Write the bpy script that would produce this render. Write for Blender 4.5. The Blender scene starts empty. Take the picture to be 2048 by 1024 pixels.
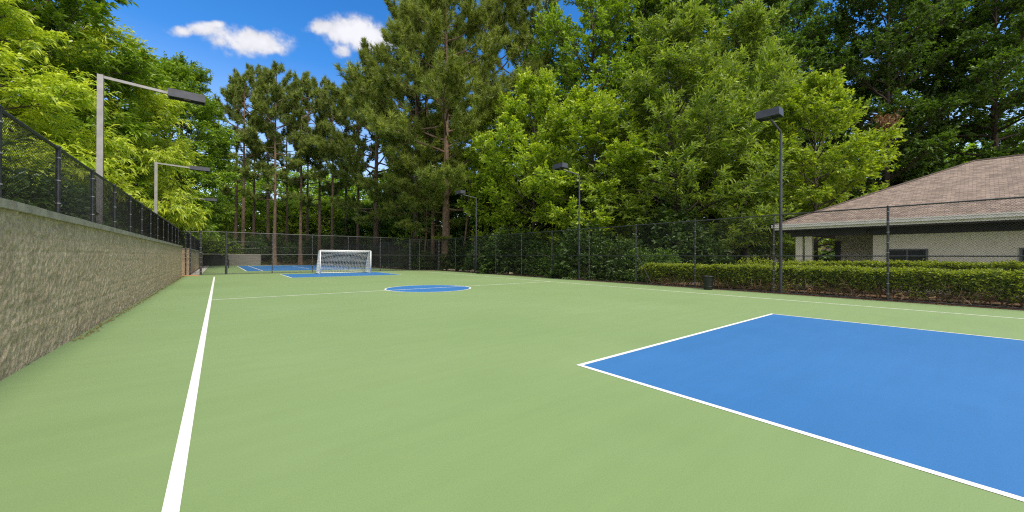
import bpy, math, random
import numpy as np
from mathutils import Vector

# ------------------------------------------------------------------ basics
sc = bpy.context.scene
col = sc.collection
R_ = math.radians

def link(o):
    col.objects.link(o)
    return o

def tag(o, label=None, cat=None, group=None, kind=None):
    if label: o['label'] = label
    if cat: o['category'] = cat
    if group: o['group'] = group
    if kind: o['kind'] = kind
    return o

def empty(name, loc=(0, 0, 0), rz=0.0):
    o = bpy.data.objects.new(name, None)
    o.location = loc
    o.rotation_euler = (0, 0, rz)
    o.empty_display_size = 0.3
    return link(o)

class MB:
    """collects triangles and quads and links them as one mesh object"""
    def __init__(self):
        self.v = []; self.n = 0; self.q = []; self.t = []; self.qa = []; self.ta = []

    def add(self, V, quads=None, tris=None, qa=None, ta=None):
        V = np.asarray(V, float).reshape(-1, 3)
        if quads is not None and len(quads):
            Q = np.asarray(quads, np.int64).reshape(-1, 4) + self.n
            self.q.append(Q); self.qa.append(np.zeros(len(Q)) if qa is None else np.asarray(qa, float))
        if tris is not None and len(tris):
            T = np.asarray(tris, np.int64).reshape(-1, 3) + self.n
            self.t.append(T); self.ta.append(np.zeros(len(T)) if ta is None else np.asarray(ta, float))
        self.v.append(V); self.n += len(V)

    def box(self, x0, x1, y0, y1, z0, z1):
        V = [(x, y, z) for z in (z0, z1) for y in (y0, y1) for x in (x0, x1)]
        self.add(V, [(0, 2, 3, 1), (4, 5, 7, 6), (0, 1, 5, 4), (2, 6, 7, 3), (0, 4, 6, 2), (1, 3, 7, 5)])
        return self

    def obox(self, c, ax, ay, az):
        """box at c with half axes vectors"""
        c, ax, ay, az = [np.array(k, float) for k in (c, ax, ay, az)]
        V = [c + sx * ax + sy * ay + sz * az for sz in (-1, 1) for sy in (-1, 1) for sx in (-1, 1)]
        self.add(V, [(0, 2, 3, 1), (4, 5, 7, 6), (0, 1, 5, 4), (2, 6, 7, 3), (0, 4, 6, 2), (1, 3, 7, 5)])
        return self

    def tube(self, pts, rad, n=6, cap=True, a=0.0):
        P = np.asarray(pts, float)
        m = len(P)
        r = np.broadcast_to(np.asarray(rad, float), (m,))
        T = np.gradient(P, axis=0)
        T /= np.linalg.norm(T, axis=1, keepdims=True) + 1e-12
        ref = np.array([0, 0, 1.0]) if abs(T[:, 2]).mean() < 0.85 else np.array([1.0, 0, 0])
        A = np.cross(T, ref); A /= np.linalg.norm(A, axis=1, keepdims=True) + 1e-12
        B = np.cross(T, A)
        th = np.linspace(0, 2 * np.pi, n, endpoint=False)
        V = P[:, None, :] + r[:, None, None] * (np.cos(th)[None, :, None] * A[:, None, :] + np.sin(th)[None, :, None] * B[:, None, :])
        i = np.arange(m - 1)[:, None]; j = np.arange(n)[None, :]; k = (j + 1) % n
        Q = np.stack([i * n + j, i * n + k, (i + 1) * n + k, (i + 1) * n + j], -1).reshape(-1, 4)
        tr = []
        V = V.reshape(-1, 3)
        if cap:
            V = np.vstack([V, P[0], P[-1]])
            c0, c1 = m * n, m * n + 1
            for jj in range(n):
                kk = (jj + 1) % n
                tr.append((c0, kk, jj)); tr.append((c1, (m - 1) * n + jj, (m - 1) * n + kk))
        self.add(V, Q, tr or None, qa=np.full(len(Q), a), ta=np.full(len(tr), a) if tr else None)
        return self

    def cyl(self, x, y, z0, z1, r, n=10, r1=None):
        return self.tube([(x, y, z0), (x, y, z1)], [r, r if r1 is None else r1], n)

    def lathe(self, c, prof, n=24):
        th = np.linspace(0, 2 * np.pi, n, endpoint=False)
        V = np.array([[(c[0] + r * math.cos(t), c[1] + r * math.sin(t), c[2] + z) for t in th] for r, z in prof]).reshape(-1, 3)
        m = len(prof)
        i = np.arange(m - 1)[:, None]; j = np.arange(n)[None, :]; k = (j + 1) % n
        self.add(V, np.stack([i * n + j, i * n + k, (i + 1) * n + k, (i + 1) * n + j], -1).reshape(-1, 4))
        return self

    def mesh(self, name, mat, smooth=False):
        me = bpy.data.meshes.new(name)
        V = np.vstack(self.v)
        Q = np.vstack(self.q) if self.q else np.zeros((0, 4), np.int64)
        T = np.vstack(self.t) if self.t else np.zeros((0, 3), np.int64)
        att = np.concatenate((self.qa if self.q else []) + (self.ta if self.t else []))
        me.vertices.add(len(V)); me.vertices.foreach_set('co', V.astype(np.float32).ravel())
        nl = Q.size + T.size
        me.loops.add(nl); me.loops.foreach_set('vertex_index', np.concatenate([Q.ravel(), T.ravel()]).astype(np.int32))
        npoly = len(Q) + len(T)
        me.polygons.add(npoly)
        st = np.concatenate([np.arange(len(Q)) * 4, Q.size + np.arange(len(T)) * 3]).astype(np.int32)
        me.polygons.foreach_set('loop_start', st)
        a = me.attributes.new('tint', 'FLOAT', 'FACE')
        a.data.foreach_set('value', att.astype(np.float32))
        me.polygons.foreach_set('use_smooth', np.full(npoly, bool(smooth)))
        me.update(calc_edges=True)
        me.validate()
        if mat: me.materials.append(mat)
        return me

    def build(self, name, mat, parent=None, smooth=False):
        o = bpy.data.objects.new(name, self.mesh(name, mat, smooth))
        link(o)
        if parent is not None: o.parent = parent
        return o

def copy_tree(o, parent=None):
    c = o.copy(); col.objects.link(c)
    if parent is not None: c.parent = parent
    for ch in list(o.children): copy_tree(ch, c)
    return c

# ------------------------------------------------------------------ camera (fitted to the photograph)
H_CAM = 1.55
F_PX = 741.9
YAW, PITCH, ROLL = R_(38.367), R_(0.102), R_(0.223)
cam_d = bpy.data.cameras.new('camera')
cam = link(bpy.data.objects.new('camera', cam_d))
cam_d.sensor_width = 36.0
cam_d.lens = 36.0 * F_PX / 2048.0
cam_d.clip_start = 0.05
cam_d.clip_end = 3000
Fv = Vector((math.sin(YAW) * math.cos(PITCH), math.cos(YAW) * math.cos(PITCH), math.sin(PITCH)))
Rv = Vector((math.cos(YAW), -math.sin(YAW), 0)); Uv = Rv.cross(Fv)
Rr = math.cos(ROLL) * Rv + math.sin(ROLL) * Uv
Ur = -math.sin(ROLL) * Rv + math.cos(ROLL) * Uv
from mathutils import Matrix
cam.matrix_world = Matrix((
    (Rr.x, Ur.x, -Fv.x, 0), (Rr.y, Ur.y, -Fv.y, 0), (Rr.z, Ur.z, -Fv.z, H_CAM), (0, 0, 0, 1)))
sc.camera = cam

def spot(px, z):
    """plan position at depth z in the direction of picture column px"""
    u = (px - 1024) / F_PX
    return (z * (math.sin(YAW) + u * math.cos(YAW)), z * (math.cos(YAW) - u * math.sin(YAW)))

def high(py, z):
    """height above the court of picture row py at depth z"""
    return H_CAM + (513 - py) * z / F_PX

# ------------------------------------------------------------------ materials
def nodes(name):
    m = bpy.data.materials.new(name); m.use_nodes = True
    nt = m.node_tree
    b = nt.nodes['Principled BSDF']
    return m, nt, b

def N(nt, t, **kw):
    n = nt.nodes.new(t)
    for k, v in kw.items():
        if k in n.inputs: n.inputs[k].default_value = v
        else: setattr(n, k, v)
    return n

def ramp(nt, src, stops):
    r = nt.nodes.new('ShaderNodeValToRGB')
    el = r.color_ramp.elements
    while len(el) < len(stops): el.new(0.5)
    for e, (p, c) in zip(el, stops):
        e.position = p; e.color = (*c, 1) if len(c) == 3 else c
    nt.links.new(src, r.inputs['Fac'])
    return r

def coords(nt, scale=(1, 1, 1)):
    g = nt.nodes.new('ShaderNodeNewGeometry')
    mp = nt.nodes.new('ShaderNodeMapping'); mp.inputs['Scale'].default_value = scale
    nt.links.new(g.outputs['Position'], mp.inputs['Vector'])
    return mp.outputs['Vector']

def noise(nt, vec, scale, detail=4, rough=0.55, dist=0.0):
    n = nt.nodes.new('ShaderNodeTexNoise')
    n.inputs['Scale'].default_value = scale; n.inputs['Detail'].default_value = detail
    n.inputs['Roughness'].default_value = rough; n.inputs['Distortion'].default_value = dist
    nt.links.new(vec, n.inputs['Vector'])
    return n.outputs['Fac']

def bump(nt, b, h, strength=0.3, dist=0.02):
    n = nt.nodes.new('ShaderNodeBump'); n.inputs['Strength'].default_value = strength; n.inputs['Distance'].default_value = dist
    nt.links.new(h, n.inputs['Height']); nt.links.new(n.outputs['Normal'], b.inputs['Normal'])

def mixc(nt, fac, a, c, blend='MIX'):
    n = nt.nodes.new('ShaderNodeMix'); n.data_type = 'RGBA'; n.blend_type = blend
    for sock, val in ((n.inputs[0], fac), (n.inputs[6], a), (n.inputs[7], c)):
        if hasattr(val, 'is_linked'): nt.links.new(val, sock)
        elif isinstance(val, (int, float)): sock.default_value = val
        else: sock.default_value = (*val, 1)
    return n.outputs[2]

def plain(name, c, rough=0.5, metal=0.0, var=0.12, scale=6.0, bstr=0.0, spec=0.5):
    m, nt, b = nodes(name)
    v = coords(nt)
    f = noise(nt, v, scale, 5)
    lo = tuple(x * (1 - var) for x in c); hi = tuple(min(1, x * (1 + var)) for x in c)
    r = ramp(nt, f, [(0.3, lo), (0.7, hi)])
    nt.links.new(r.outputs['Color'], b.inputs['Base Color'])
    b.inputs['Roughness'].default_value = rough; b.inputs['Metallic'].default_value = metal
    b.inputs['Specular IOR Level'].default_value = spec
    if bstr: bump(nt, b, noise(nt, v, scale * 8, 6), bstr)
    return m

def acrylic(name, c, c2, sheen=0.0):
    """painted sport-court coating: fine sand grain, faint mottling and roller streaks, old dirt"""
    m, nt, b = nodes(name)
    v = coords(nt)
    big = noise(nt, v, 0.22, 5, 0.6)
    mid = noise(nt, coords(nt, (0.5, 3.5, 1)), 1.1, 5, 0.6)
    fine = noise(nt, v, 90.0, 3, 0.7)
    base = ramp(nt, big, [(0.32, c), (0.68, c2)]).outputs['Color']
    streak = ramp(nt, mid, [(0.35, (0.97, 0.97, 0.97)), (0.65, (1.02, 1.02, 1.02))]).outputs['Color']
    k = mixc(nt, 1.0, base, streak, 'MULTIPLY')
    g = ramp(nt, fine, [(0.3, (0.9, 0.9, 0.9)), (0.7, (1.08, 1.08, 1.08))]).outputs['Color']
    k = mixc(nt, 1.0, k, g, 'MULTIPLY')
    dirt = ramp(nt, noise(nt, v, 0.9, 8, 0.7, 0.6), [(0.60, (0, 0, 0)), (0.82, (1, 1, 1))]).outputs['Color']
    sep = nt.nodes.new('ShaderNodeMath'); sep.operation = 'MULTIPLY'; sep.inputs[1].default_value = 0.22
    nt.links.new(dirt, sep.inputs[0])
    k = mixc(nt, sep.outputs[0], k, tuple(x * 0.72 for x in c))
    nt.links.new(k, b.inputs['Base Color'])
    b.inputs['Roughness'].default_value = 0.72
    b.inputs['Specular IOR Level'].default_value = 0.35
    b.inputs['Sheen Weight'].default_value = sheen; b.inputs['Sheen Roughness'].default_value = 0.45     # dusty, sanded surface
    bump(nt, b, fine, 0.25, 0.004)
    return m

M = {}
M['green'] = acrylic('court_green', (0.176, 0.268, 0.094), (0.202, 0.294, 0.116), 0.08)
M['blue'] = acrylic('court_blue', (0.028, 0.140, 0.355), (0.036, 0.160, 0.395))
M['line'] = plain('line_paint', (0.76, 0.75, 0.72), 0.6, 0, 0.10, 5.0, 0.1)
M['thin_line'] = plain('worn_line_paint', (0.74, 0.76, 0.66), 0.65, 0, 0.12, 2.0, 0.1)
M['black_metal'] = plain('black_vinyl_metal', (0.022, 0.024, 0.027), 0.42, 0, 0.4, 9.0)
M['post_metal'] = plain('worn_black_post', (0.040, 0.042, 0.045), 0.4, 0.2, 0.6, 14.0)
M['wire'] = plain('black_wire', (0.014, 0.015, 0.016), 0.5, 0, 0.1)
def post_mat():
    m, nt, b = nodes('black_post_with_ties')
    at = nt.nodes.new('ShaderNodeAttribute'); at.attribute_name = 'tint'
    worn = ramp(nt, noise(nt, coords(nt, (1, 1, .5)), 16, 6, .7), [(.45, (.026, .028, .031)), (.62, (.05, .052, .056)), (.74, (.16, .16, .165))]).outputs['Color']
    nt.links.new(mixc(nt, at.outputs['Fac'], worn, (.24, .24, .25)), b.inputs['Base Color'])
    b.inputs['Roughness'].default_value = .42
    return m
M['post_metal'] = post_mat()
M['bronze'] = plain('lamp_housing', (0.050, 0.054, 0.072), 0.5, 0.0, 0.25, 5.0)
M['pole_grey'] = plain('grey_pole', (0.30, 0.29, 0.28), 0.4, 0.3, 0.15, 4.0)
M['lens'] = plain('lamp_lens', (0.09, 0.10, 0.07), 0.2, 0, 0.3, 10)
M['white_metal'] = plain('white_goal_paint', (0.78, 0.78, 0.76), 0.4, 0, 0.06, 5)
M['net'] = plain('net_cord', (0.82, 0.82, 0.79), 0.8, 0, 0.1)
M['bin'] = plain('bin_plastic', (0.007, 0.009, 0.009), 0.45, 0, 0.3, 8)
M['concrete'] = plain('pale_concrete', (0.52, 0.50, 0.45), 0.85, 0, 0.15, 3, 0.3)
M['cap'] = plain('coping_concrete', (0.30, 0.275, 0.22), 0.85, 0, 0.25, 4, 0.4)
M['clay'] = plain('orange_clay', (0.48, 0.24, 0.10), 0.9, 0, 0.25, 2.5, 0.5)
M['rock'] = plain('pale_rock', (0.36, 0.29, 0.21), 0.9, 0, 0.35, 7, 0.6)
M['screen'] = plain('windscreen_fabric', (0.012, 0.016, 0.016), 0.8, 0, 0.2, 3)
M['cream_stucco'] = plain('stucco', (0.83, 0.76, 0.57), 0.9, 0, 0.06, 3, 0.35)  # one even cream colour for every stucco wall and pillar
M['trim'] = plain('white_gutter', (0.84, 0.78, 0.72), 0.5, 0, 0.06, 4)
M['dark_wood'] = plain('dark_stain_wood', (0.030, 0.025, 0.020), 0.6, 0, 0.3, 6, 0.2)
M['window_frame'] = plain('window_frame_grey', (0.12, 0.12, 0.12), 0.45)

def glass_mat():
    m, nt, b = nodes('dark_window_glass')
    b.inputs['Base Color'].default_value = (0.02, 0.024, 0.026, 1)
    b.inputs['Roughness'].default_value = 0.06
    return m
M['glass'] = glass_mat()

def wall_mat():
    """rough split-face retaining wall: mottled grey-tan, chipped"""
    m, nt, b = nodes('split_face_stone')
    v = coords(nt)
    a = noise(nt, v, 2.2, 7, 0.65, 0.8)
    c = noise(nt, v, 16.0, 6, 0.7)
    k = ramp(nt, a, [(0.28, (0.40, 0.31, 0.205)), (0.5, (0.50, 0.39, 0.265)), (0.72, (0.60, 0.475, 0.33))]).outputs['Color']
    g = ramp(nt, c, [(0.32, (0.6, 0.6, 0.6)), (0.66, (1.25, 1.25, 1.25))]).outputs['Color']
    k = mixc(nt, 1.0, k, g, 'MULTIPLY')
    st = ramp(nt, noise(nt, coords(nt, (3, 3, 0.35)), 1.3, 5, 0.6), [(0.55, (1, 1, 1)), (0.75, (0.72, 0.70, 0.66))]).outputs['Color']
    k = mixc(nt, 1.0, k, st, 'MULTIPLY')
    nt.links.new(k, b.inputs['Base Color'])
    b.inputs['Roughness'].default_value = 0.92
    vo = nt.nodes.new('ShaderNodeTexVoronoi'); vo.inputs['Scale'].default_value = 11
    nt.links.new(v, vo.inputs['Vector'])
    add = nt.nodes.new('ShaderNodeMath'); add.operation = 'ADD'
    nt.links.new(vo.outputs['Distance'], add.inputs[0]); nt.links.new(c, add.inputs[1])
    bump(nt, b, add.outputs[0], 0.6, 0.03)
    return m
M['wall'] = wall_mat()

def block_mat():
    m, nt, b = nodes('grey_block_wall')
    g = nt.nodes.new('ShaderNodeNewGeometry')
    mp = nt.nodes.new('ShaderNodeMapping'); mp.inputs['Rotation'].default_value = (R_(90), 0, 0)
    nt.links.new(g.outputs['Position'], mp.inputs['Vector'])
    br = nt.nodes.new('ShaderNodeTexBrick')
    br.inputs['Color1'].default_value = (0.15, 0.14, 0.13, 1); br.inputs['Color2'].default_value = (0.20, 0.185, 0.17, 1)
    br.inputs['Mortar'].default_value = (0.10, 0.095, 0.09, 1)
    br.inputs['Scale'].default_value = 1; br.inputs['Brick Width'].default_value = 0.45; br.inputs['Row Height'].default_value = 0.2
    br.inputs['Mortar Size'].default_value = 0.012
    nt.links.new(mp.outputs['Vector'], br.inputs['Vector'])
    nt.links.new(br.outputs['Color'], b.inputs['Base Color'])
    b.inputs['Roughness'].default_value = 0.9
    bump(nt, b, noise(nt, coords(nt), 14, 6), 0.5, 0.03)
    return m
M['block'] = block_mat()

def ground_mat():
    """woodland floor: pine straw, leaf mould, patches of clay"""
    m, nt, b = nodes('woodland_floor')
    v = coords(nt)
    a = noise(nt, v, 0.6, 7, 0.65)
    f = noise(nt, v, 22.0, 6, 0.7)
    k = ramp(nt, a, [(0.30, (0.045, 0.033, 0.020)), (0.48, (0.085, 0.052, 0.028)), (0.62, (0.19, 0.085, 0.036)), (0.75, (0.10, 0.075, 0.035))]).outputs['Color']
    g = ramp(nt, f, [(0.3, (0.45, 0.45, 0.45)), (0.7, (1.5, 1.5, 1.5))]).outputs['Color']
    k = mixc(nt, 1.0, k, g, 'MULTIPLY')
    nt.links.new(k, b.inputs['Base Color'])
    b.inputs['Roughness'].default_value = 0.95
    bump(nt, b, f, 0.8, 0.05)
    return m
M['ground'] = ground_mat()

def shingle_mat():
    m, nt, b = nodes('brown_shingles')
    tc = nt.nodes.new('ShaderNodeTexCoord')
    br = nt.nodes.new('ShaderNodeTexBrick')
    br.inputs['Color1'].default_value = (0.155, 0.117, 0.093, 1); br.inputs['Color2'].default_value = (0.300, 0.228, 0.184, 1)
    br.inputs['Mortar'].default_value = (0.10, 0.075, 0.06, 1)
    br.inputs['Scale'].default_value = 1; br.inputs['Brick Width'].default_value = 0.24; br.inputs['Row Height'].default_value = 0.12
    br.inputs['Mortar Size'].default_value = 0.008; br.inputs['Bias'].default_value = 0.0
    nt.links.new(tc.outputs['UV'], br.inputs['Vector'])
    n2 = ramp(nt, noise(nt, coords(nt), 9, 6, 0.7), [(0.3, (0.72, 0.72, 0.72)), (0.7, (1.22, 1.22, 1.22))]).outputs['Color']
    k = mixc(nt, 1.0, br.outputs['Color'], n2, 'MULTIPLY')
    nt.links.new(k, b.inputs['Base Color'])
    b.inputs['Roughness'].default_value = 0.9
    bump(nt, b, br.outputs['Fac'], -0.4, 0.01)
    return m
M['shingle'] = shingle_mat()

def leaf_mat(name, a, c, trans=0.42, rough=0.5, spec=0.12):
    """leaf blade: colour differs from leaf to leaf (attribute tint) and a little from tree to tree; lets light through"""
    m = bpy.data.materials.new(name); m.use_nodes = True
    nt = m.node_tree; nt.nodes.clear()
    out = nt.nodes.new('ShaderNodeOutputMaterial')
    at = nt.nodes.new('ShaderNodeAttribute'); at.attribute_name = 'tint'
    k = ramp(nt, at.outputs['Fac'], [(0.0, a), (0.55, tuple((x + y) / 2 for x, y in zip(a, c))), (1.0, c)]).outputs['Color']
    oi = nt.nodes.new('ShaderNodeObjectInfo')
    hs = nt.nodes.new('ShaderNodeHueSaturation')
    mr = nt.nodes.new('ShaderNodeMapRange'); mr.inputs['To Min'].default_value = 0.88; mr.inputs['To Max'].default_value = 1.12
    nt.links.new(oi.outputs['Random'], mr.inputs['Value']); nt.links.new(mr.outputs['Result'], hs.inputs['Value'])
    nt.links.new(k, hs.inputs['Color'])
    d = nt.nodes.new('ShaderNodeBsdfDiffuse'); t = nt.nodes.new('ShaderNodeBsdfTranslucent'); g = nt.nodes.new('ShaderNodeBsdfGlossy')
    g.inputs['Roughness'].default_value = rough; g.inputs['Color'].default_value = (0.8, 0.85, 0.8, 1)
    nt.links.new(hs.outputs['Color'], d.inputs['Color'])
    yl = mixc(nt, 1.0, hs.outputs['Color'], (1.12, 1.15, 0.55), 'MULTIPLY')
    nt.links.new(yl, t.inputs['Color'])
    m1 = nt.nodes.new('ShaderNodeMixShader'); m1.inputs[0].default_value = trans
    m2 = nt.nodes.new('ShaderNodeMixShader'); m2.inputs[0].default_value = spec * 0.35
    nt.links.new(d.outputs[0], m1.inputs[1]); nt.links.new(t.outputs[0], m1.inputs[2])
    nt.links.new(m1.outputs[0], m2.inputs[1]); nt.links.new(g.outputs[0], m2.inputs[2])
    nt.links.new(m2.outputs[0], out.inputs['Surface'])
    return m

M['leaf_bright'] = leaf_mat('bright_green_leaf', (0.120, 0.245, 0.010), (0.540, 0.650, 0.038), .5)
M['leaf_mid'] = leaf_mat('mid_green_leaf', (0.080, 0.170, 0.014), (0.370, 0.470, 0.055), .48)
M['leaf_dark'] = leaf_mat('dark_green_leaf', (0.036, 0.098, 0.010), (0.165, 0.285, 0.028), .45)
M['leaf_yellow'] = leaf_mat('yellow_green_leaf', (0.210, 0.340, 0.018), (0.710, 0.770, 0.070), .5)
M['leaf_left'] = leaf_mat('fresh_green_leaf', (0.090, 0.205, 0.010), (0.360, 0.500, 0.028), .5)
M['needle'] = leaf_mat('pine_needle', (0.085, 0.135, 0.018), (0.340, 0.400, 0.060), 0.35)
M['needle_far'] = leaf_mat('far_pine_needle', (0.085, 0.135, 0.022), (0.310, 0.370, 0.065), 0.35)
M['hedge'] = leaf_mat('hedge_leaf', (0.105, 0.195, 0.012), (0.470, 0.530, 0.034), 0.45)
M['leaf_thicket_shade'] = leaf_mat('shaded_thicket_leaf', (0.020, 0.052, 0.008), (0.085, 0.150, 0.018), .35)  # leaf colour darkened to stand in for the shade in the undergrowth
M['dead'] = leaf_mat('dead_leaf', (0.16, 0.075, 0.03), (0.30, 0.16, 0.07), 0.3)
M['bark'] = plain('grey_bark', (0.070, 0.055, 0.042), 0.95, 0, 0.45, 5, 0.8)
M['pine_bark'] = plain('pine_bark', (0.150, 0.100, 0.068), 0.95, 0, 0.5, 4, 0.9)
M['hedge_stem'] = plain('hedge_stem_bark', (0.34, 0.22, 0.115), 0.9, 0, 0.4, 12, 0.4)

# ------------------------------------------------------------------ terrain
def smooth(a, b, x):
    t = np.clip((x - a) / (b - a), 0, 1)
    return t * t * (3 - 2 * t)

def ground_z(x, y):
    x = np.asarray(x, float); y = np.asarray(y, float)
    z = np.zeros(np.broadcast(x, y).shape)
    left = np.where((y < 36.35) | (y > 38.95), smooth(-2.38, -2.42, x), smooth(-4.6, -4.7, x)) * 2.0
    left = left * smooth(110, 90, y)
    far = np.where(x < 5.38, smooth(72.25, 72.35, y), smooth(74.2, 79, y)) * 1.6
    rise = smooth(75, 110, y) * 1.5 + smooth(95, 190, np.hypot(x, y)) * 9.0
    z = np.maximum(left, far) + rise
    z = z + smooth(24, 60, x) * 0.8
    z = z - 0.02
    return z

def grid(xs, ys, zf, name, mat):
    xs = np.array(xs, float); ys = np.array(ys, float)
    X, Y = np.meshgrid(xs, ys)
    V = np.stack([X, Y, zf(X, Y)], -1).reshape(-1, 3)
    nx, ny = len(xs), len(ys)
    i, j = np.meshgrid(np.arange(nx - 1), np.arange(ny - 1))
    a = (j * nx + i).ravel()
    mb = MB(); mb.add(V, np.stack([a, a + 1, a + nx + 1, a + nx], -1))
    return mb.build(name, mat)

xs = sorted(set([-1500, -400, -150, -80, -50, -35, -25] + list(np.arange(-20, -5, 1.5)) + [-4.7, -4.6, -4.2, -3.5, -3, -2.42, -2.38, -2.2] +
                [5.36, 5.40] + list(np.arange(-1, 26, 1.0)) + list(np.arange(26, 70, 3)) + [80, 120, 200, 500, 1500]))
ys = sorted(set([-1500, -300, -100, -40] + list(np.arange(-20, 36, 2.0)) + [36.3, 36.4, 37, 38, 38.9, 39.0] + list(np.arange(40, 72, 2.0)) +
                [72.25, 72.35] + list(np.arange(73, 112, 1.5)) + [120, 150, 250, 600, 2000]))
tag(grid(xs, ys, ground_z, 'ground', M['ground']), 'brown woodland floor of pine straw and clay around the courts', 'ground', kind='structure')

def sheet(name, poly, z, mat, label, cat):
    mb = MB()
    n = len(poly)
    V = [(x, y, z) for x, y in poly]
    if n == 4: mb.add(V, [(0, 1, 2, 3)])
    else:
        c = np.mean(np.array(poly), 0)
        V.append((c[0], c[1], z))
        mb.add(V, None, [(n, i, (i + 1) % n) for i in range(n)])
    return tag(mb.build(name, mat), label, cat, kind='structure')

def rect(x0, x1, y0, y1): return [(x0, y0), (x1, y0), (x1, y1), (x0, y1)]

XL, XR, YH = -0.22, 16.26, 16.62
YEND = 34.5
FX, FY = 18.98, 38.6            # right fence line, far fence line
WX = -2.08                      # face of the left retaining wall
sheet('court_surface', [(WX - 0.05, -14), (FX - 0.14, -14), (FX - 0.14, 36.6), (16.3, 38.55), (WX + 0.1, 38.55), (WX - 0.05, 36.5)], 0.0, M['green'],
      'near court of light green acrylic inside the fence', 'court')
sheet('far_court_surface', rect(-1.05, 16.5, FY + 0.06, 71.9), 0.0, M['green'], 'second green court beyond the far fence', 'court')
sheet('goal_area', rect(4.06, 11.97, -3.0, 3.56), 0.002, M['blue'], 'large blue goal area in the near right of the court', 'court marking')
sheet('goal_area', rect(4.06, 12.1, 30.2, 36.2), 0.002, M['blue'], 'blue goal area under the white soccer goal', 'court marking')
CX, RC = 8.02, 2.01
sheet('centre_circle', [(CX + RC * math.cos(t), YH + RC * math.sin(t)) for t in np.linspace(0, 2 * np.pi, 96, endpoint=False)], 0.002, M['blue'],
      'blue centre circle with a white rim crossed by the halfway line', 'court marking')
sheet('tennis_court', rect(2.2, 15.1, 45.0, 69.0), 0.002, M['blue'], 'blue tennis court on the green surface beyond the far fence', 'court marking')

def lines(name, segs, mat, label, z=0.004):
    mb = MB()
    for (x0, y0, x1, y1, w) in segs:
        d = np.array([x1 - x0, y1 - y0]); L = np.linalg.norm(d); d = d / L; nrm = np.array([-d[1], d[0]]) * w / 2
        a = np.array([x0, y0]); b = np.array([x1, y1])
        P = [a - nrm, b - nrm, b + nrm, a + nrm]
        mb.add([(p[0], p[1], z) for p in P], [(0, 1, 2, 3)])
    return tag(mb.build(name, mat), label, 'court line', kind='structure')

def ring(name, cx, cy, r0, r1, mat, label, z):
    th = np.linspace(0, 2 * np.pi, 97)
    V = [(cx + r * math.cos(t), cy + r * math.sin(t), z) for r in (r0, r1) for t in th]
    n = 97
    mb = MB(); mb.add(V, [(i, n + i, n + i + 1, i + 1) for i in range(96)])
    return tag(mb.build(name, mat), label, 'court line', kind='structure')

lines('sideline', [(XL, -6, XL, YEND, 0.085)], M['line'], 'bold white sideline running up the left of the court')
lines('sideline', [(XR, -6, XR, YEND, 0.075)], M['thin_line'], 'thin pale sideline along the right fence')
lines('halfway_line', [(XL + 0.05, YH, XR - 0.04, YH, 0.08)], M['thin_line'], 'thin pale halfway line across the court', 0.0055)
lines('goal_area_line', [(4.06 - 0.035, 3.56, 11.97 + 0.035, 3.56, 0.07), (4.06, 3.525, 4.06, -3, 0.07), (11.97, 3.525, 11.97, -3, 0.05)], M['line'],
      'white border of the large near goal area')
lines('goal_area_line', [(4.03, 30.2, 12.13, 30.2, 0.07), (4.06, 30.235, 4.06, 36.2, 0.07), (12.1, 30.235, 12.1, 36.2, 0.06)], M['line'],
      'white border of the goal area before the soccer goal')
ring('circle_line', CX, YH, RC - 0.035, RC + 0.03, M['line'], 'white rim of the blue centre circle', 0.0045)
lines('tennis_line', [(2.2, 45, 2.2, 69, 0.1), (3.55, 45.05, 3.55, 68.95, 0.09), (13.7, 45.05, 13.7, 68.95, 0.09), (15.1, 45, 15.1, 69, 0.1),
                      (2.25, 45, 15.05, 45, 0.12), (2.25, 69, 15.05, 69, 0.12), (3.6, 50.6, 13.65, 50.6, 0.09), (3.6, 63.4, 13.65, 63.4, 0.09),
                      (8.65, 50.65, 8.65, 63.35, 0.09)], M['line'], 'white lines of the blue tennis court')
# ground strips that show beside the courts
sheet('path', [(-4.4, 36.7), (-1.15, 36.9), (-1.15, 38.54), (-4.4, 38.54)], 0.006, M['clay'], 'bare orange clay at the gap in the left wall', 'path')
sheet('walkway', rect(-1.72, -1.06, 39.1, 71.5), 0.006, M['concrete'], 'pale concrete strip along the wall beside the far court', 'path')
sheet('clay_verge', [(16.55, 38.9), (19.1, 36.95), (19.6, 37.6), (17.4, 39.6), (17.4, 72), (16.55, 72)], 0.004, M['clay'], 'orange clay verge behind the corner gate', 'ground')
sheet('mulch_strip', rect(FX - 0.12, FX + 0.75, -8, 36.8), 0.006, plain('brown_mulch', (0.085, 0.048, 0.030), 0.95, 0, 0.6, 18, 1.0), 'brown mulch strip along the foot of the right fence', 'ground')

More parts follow.
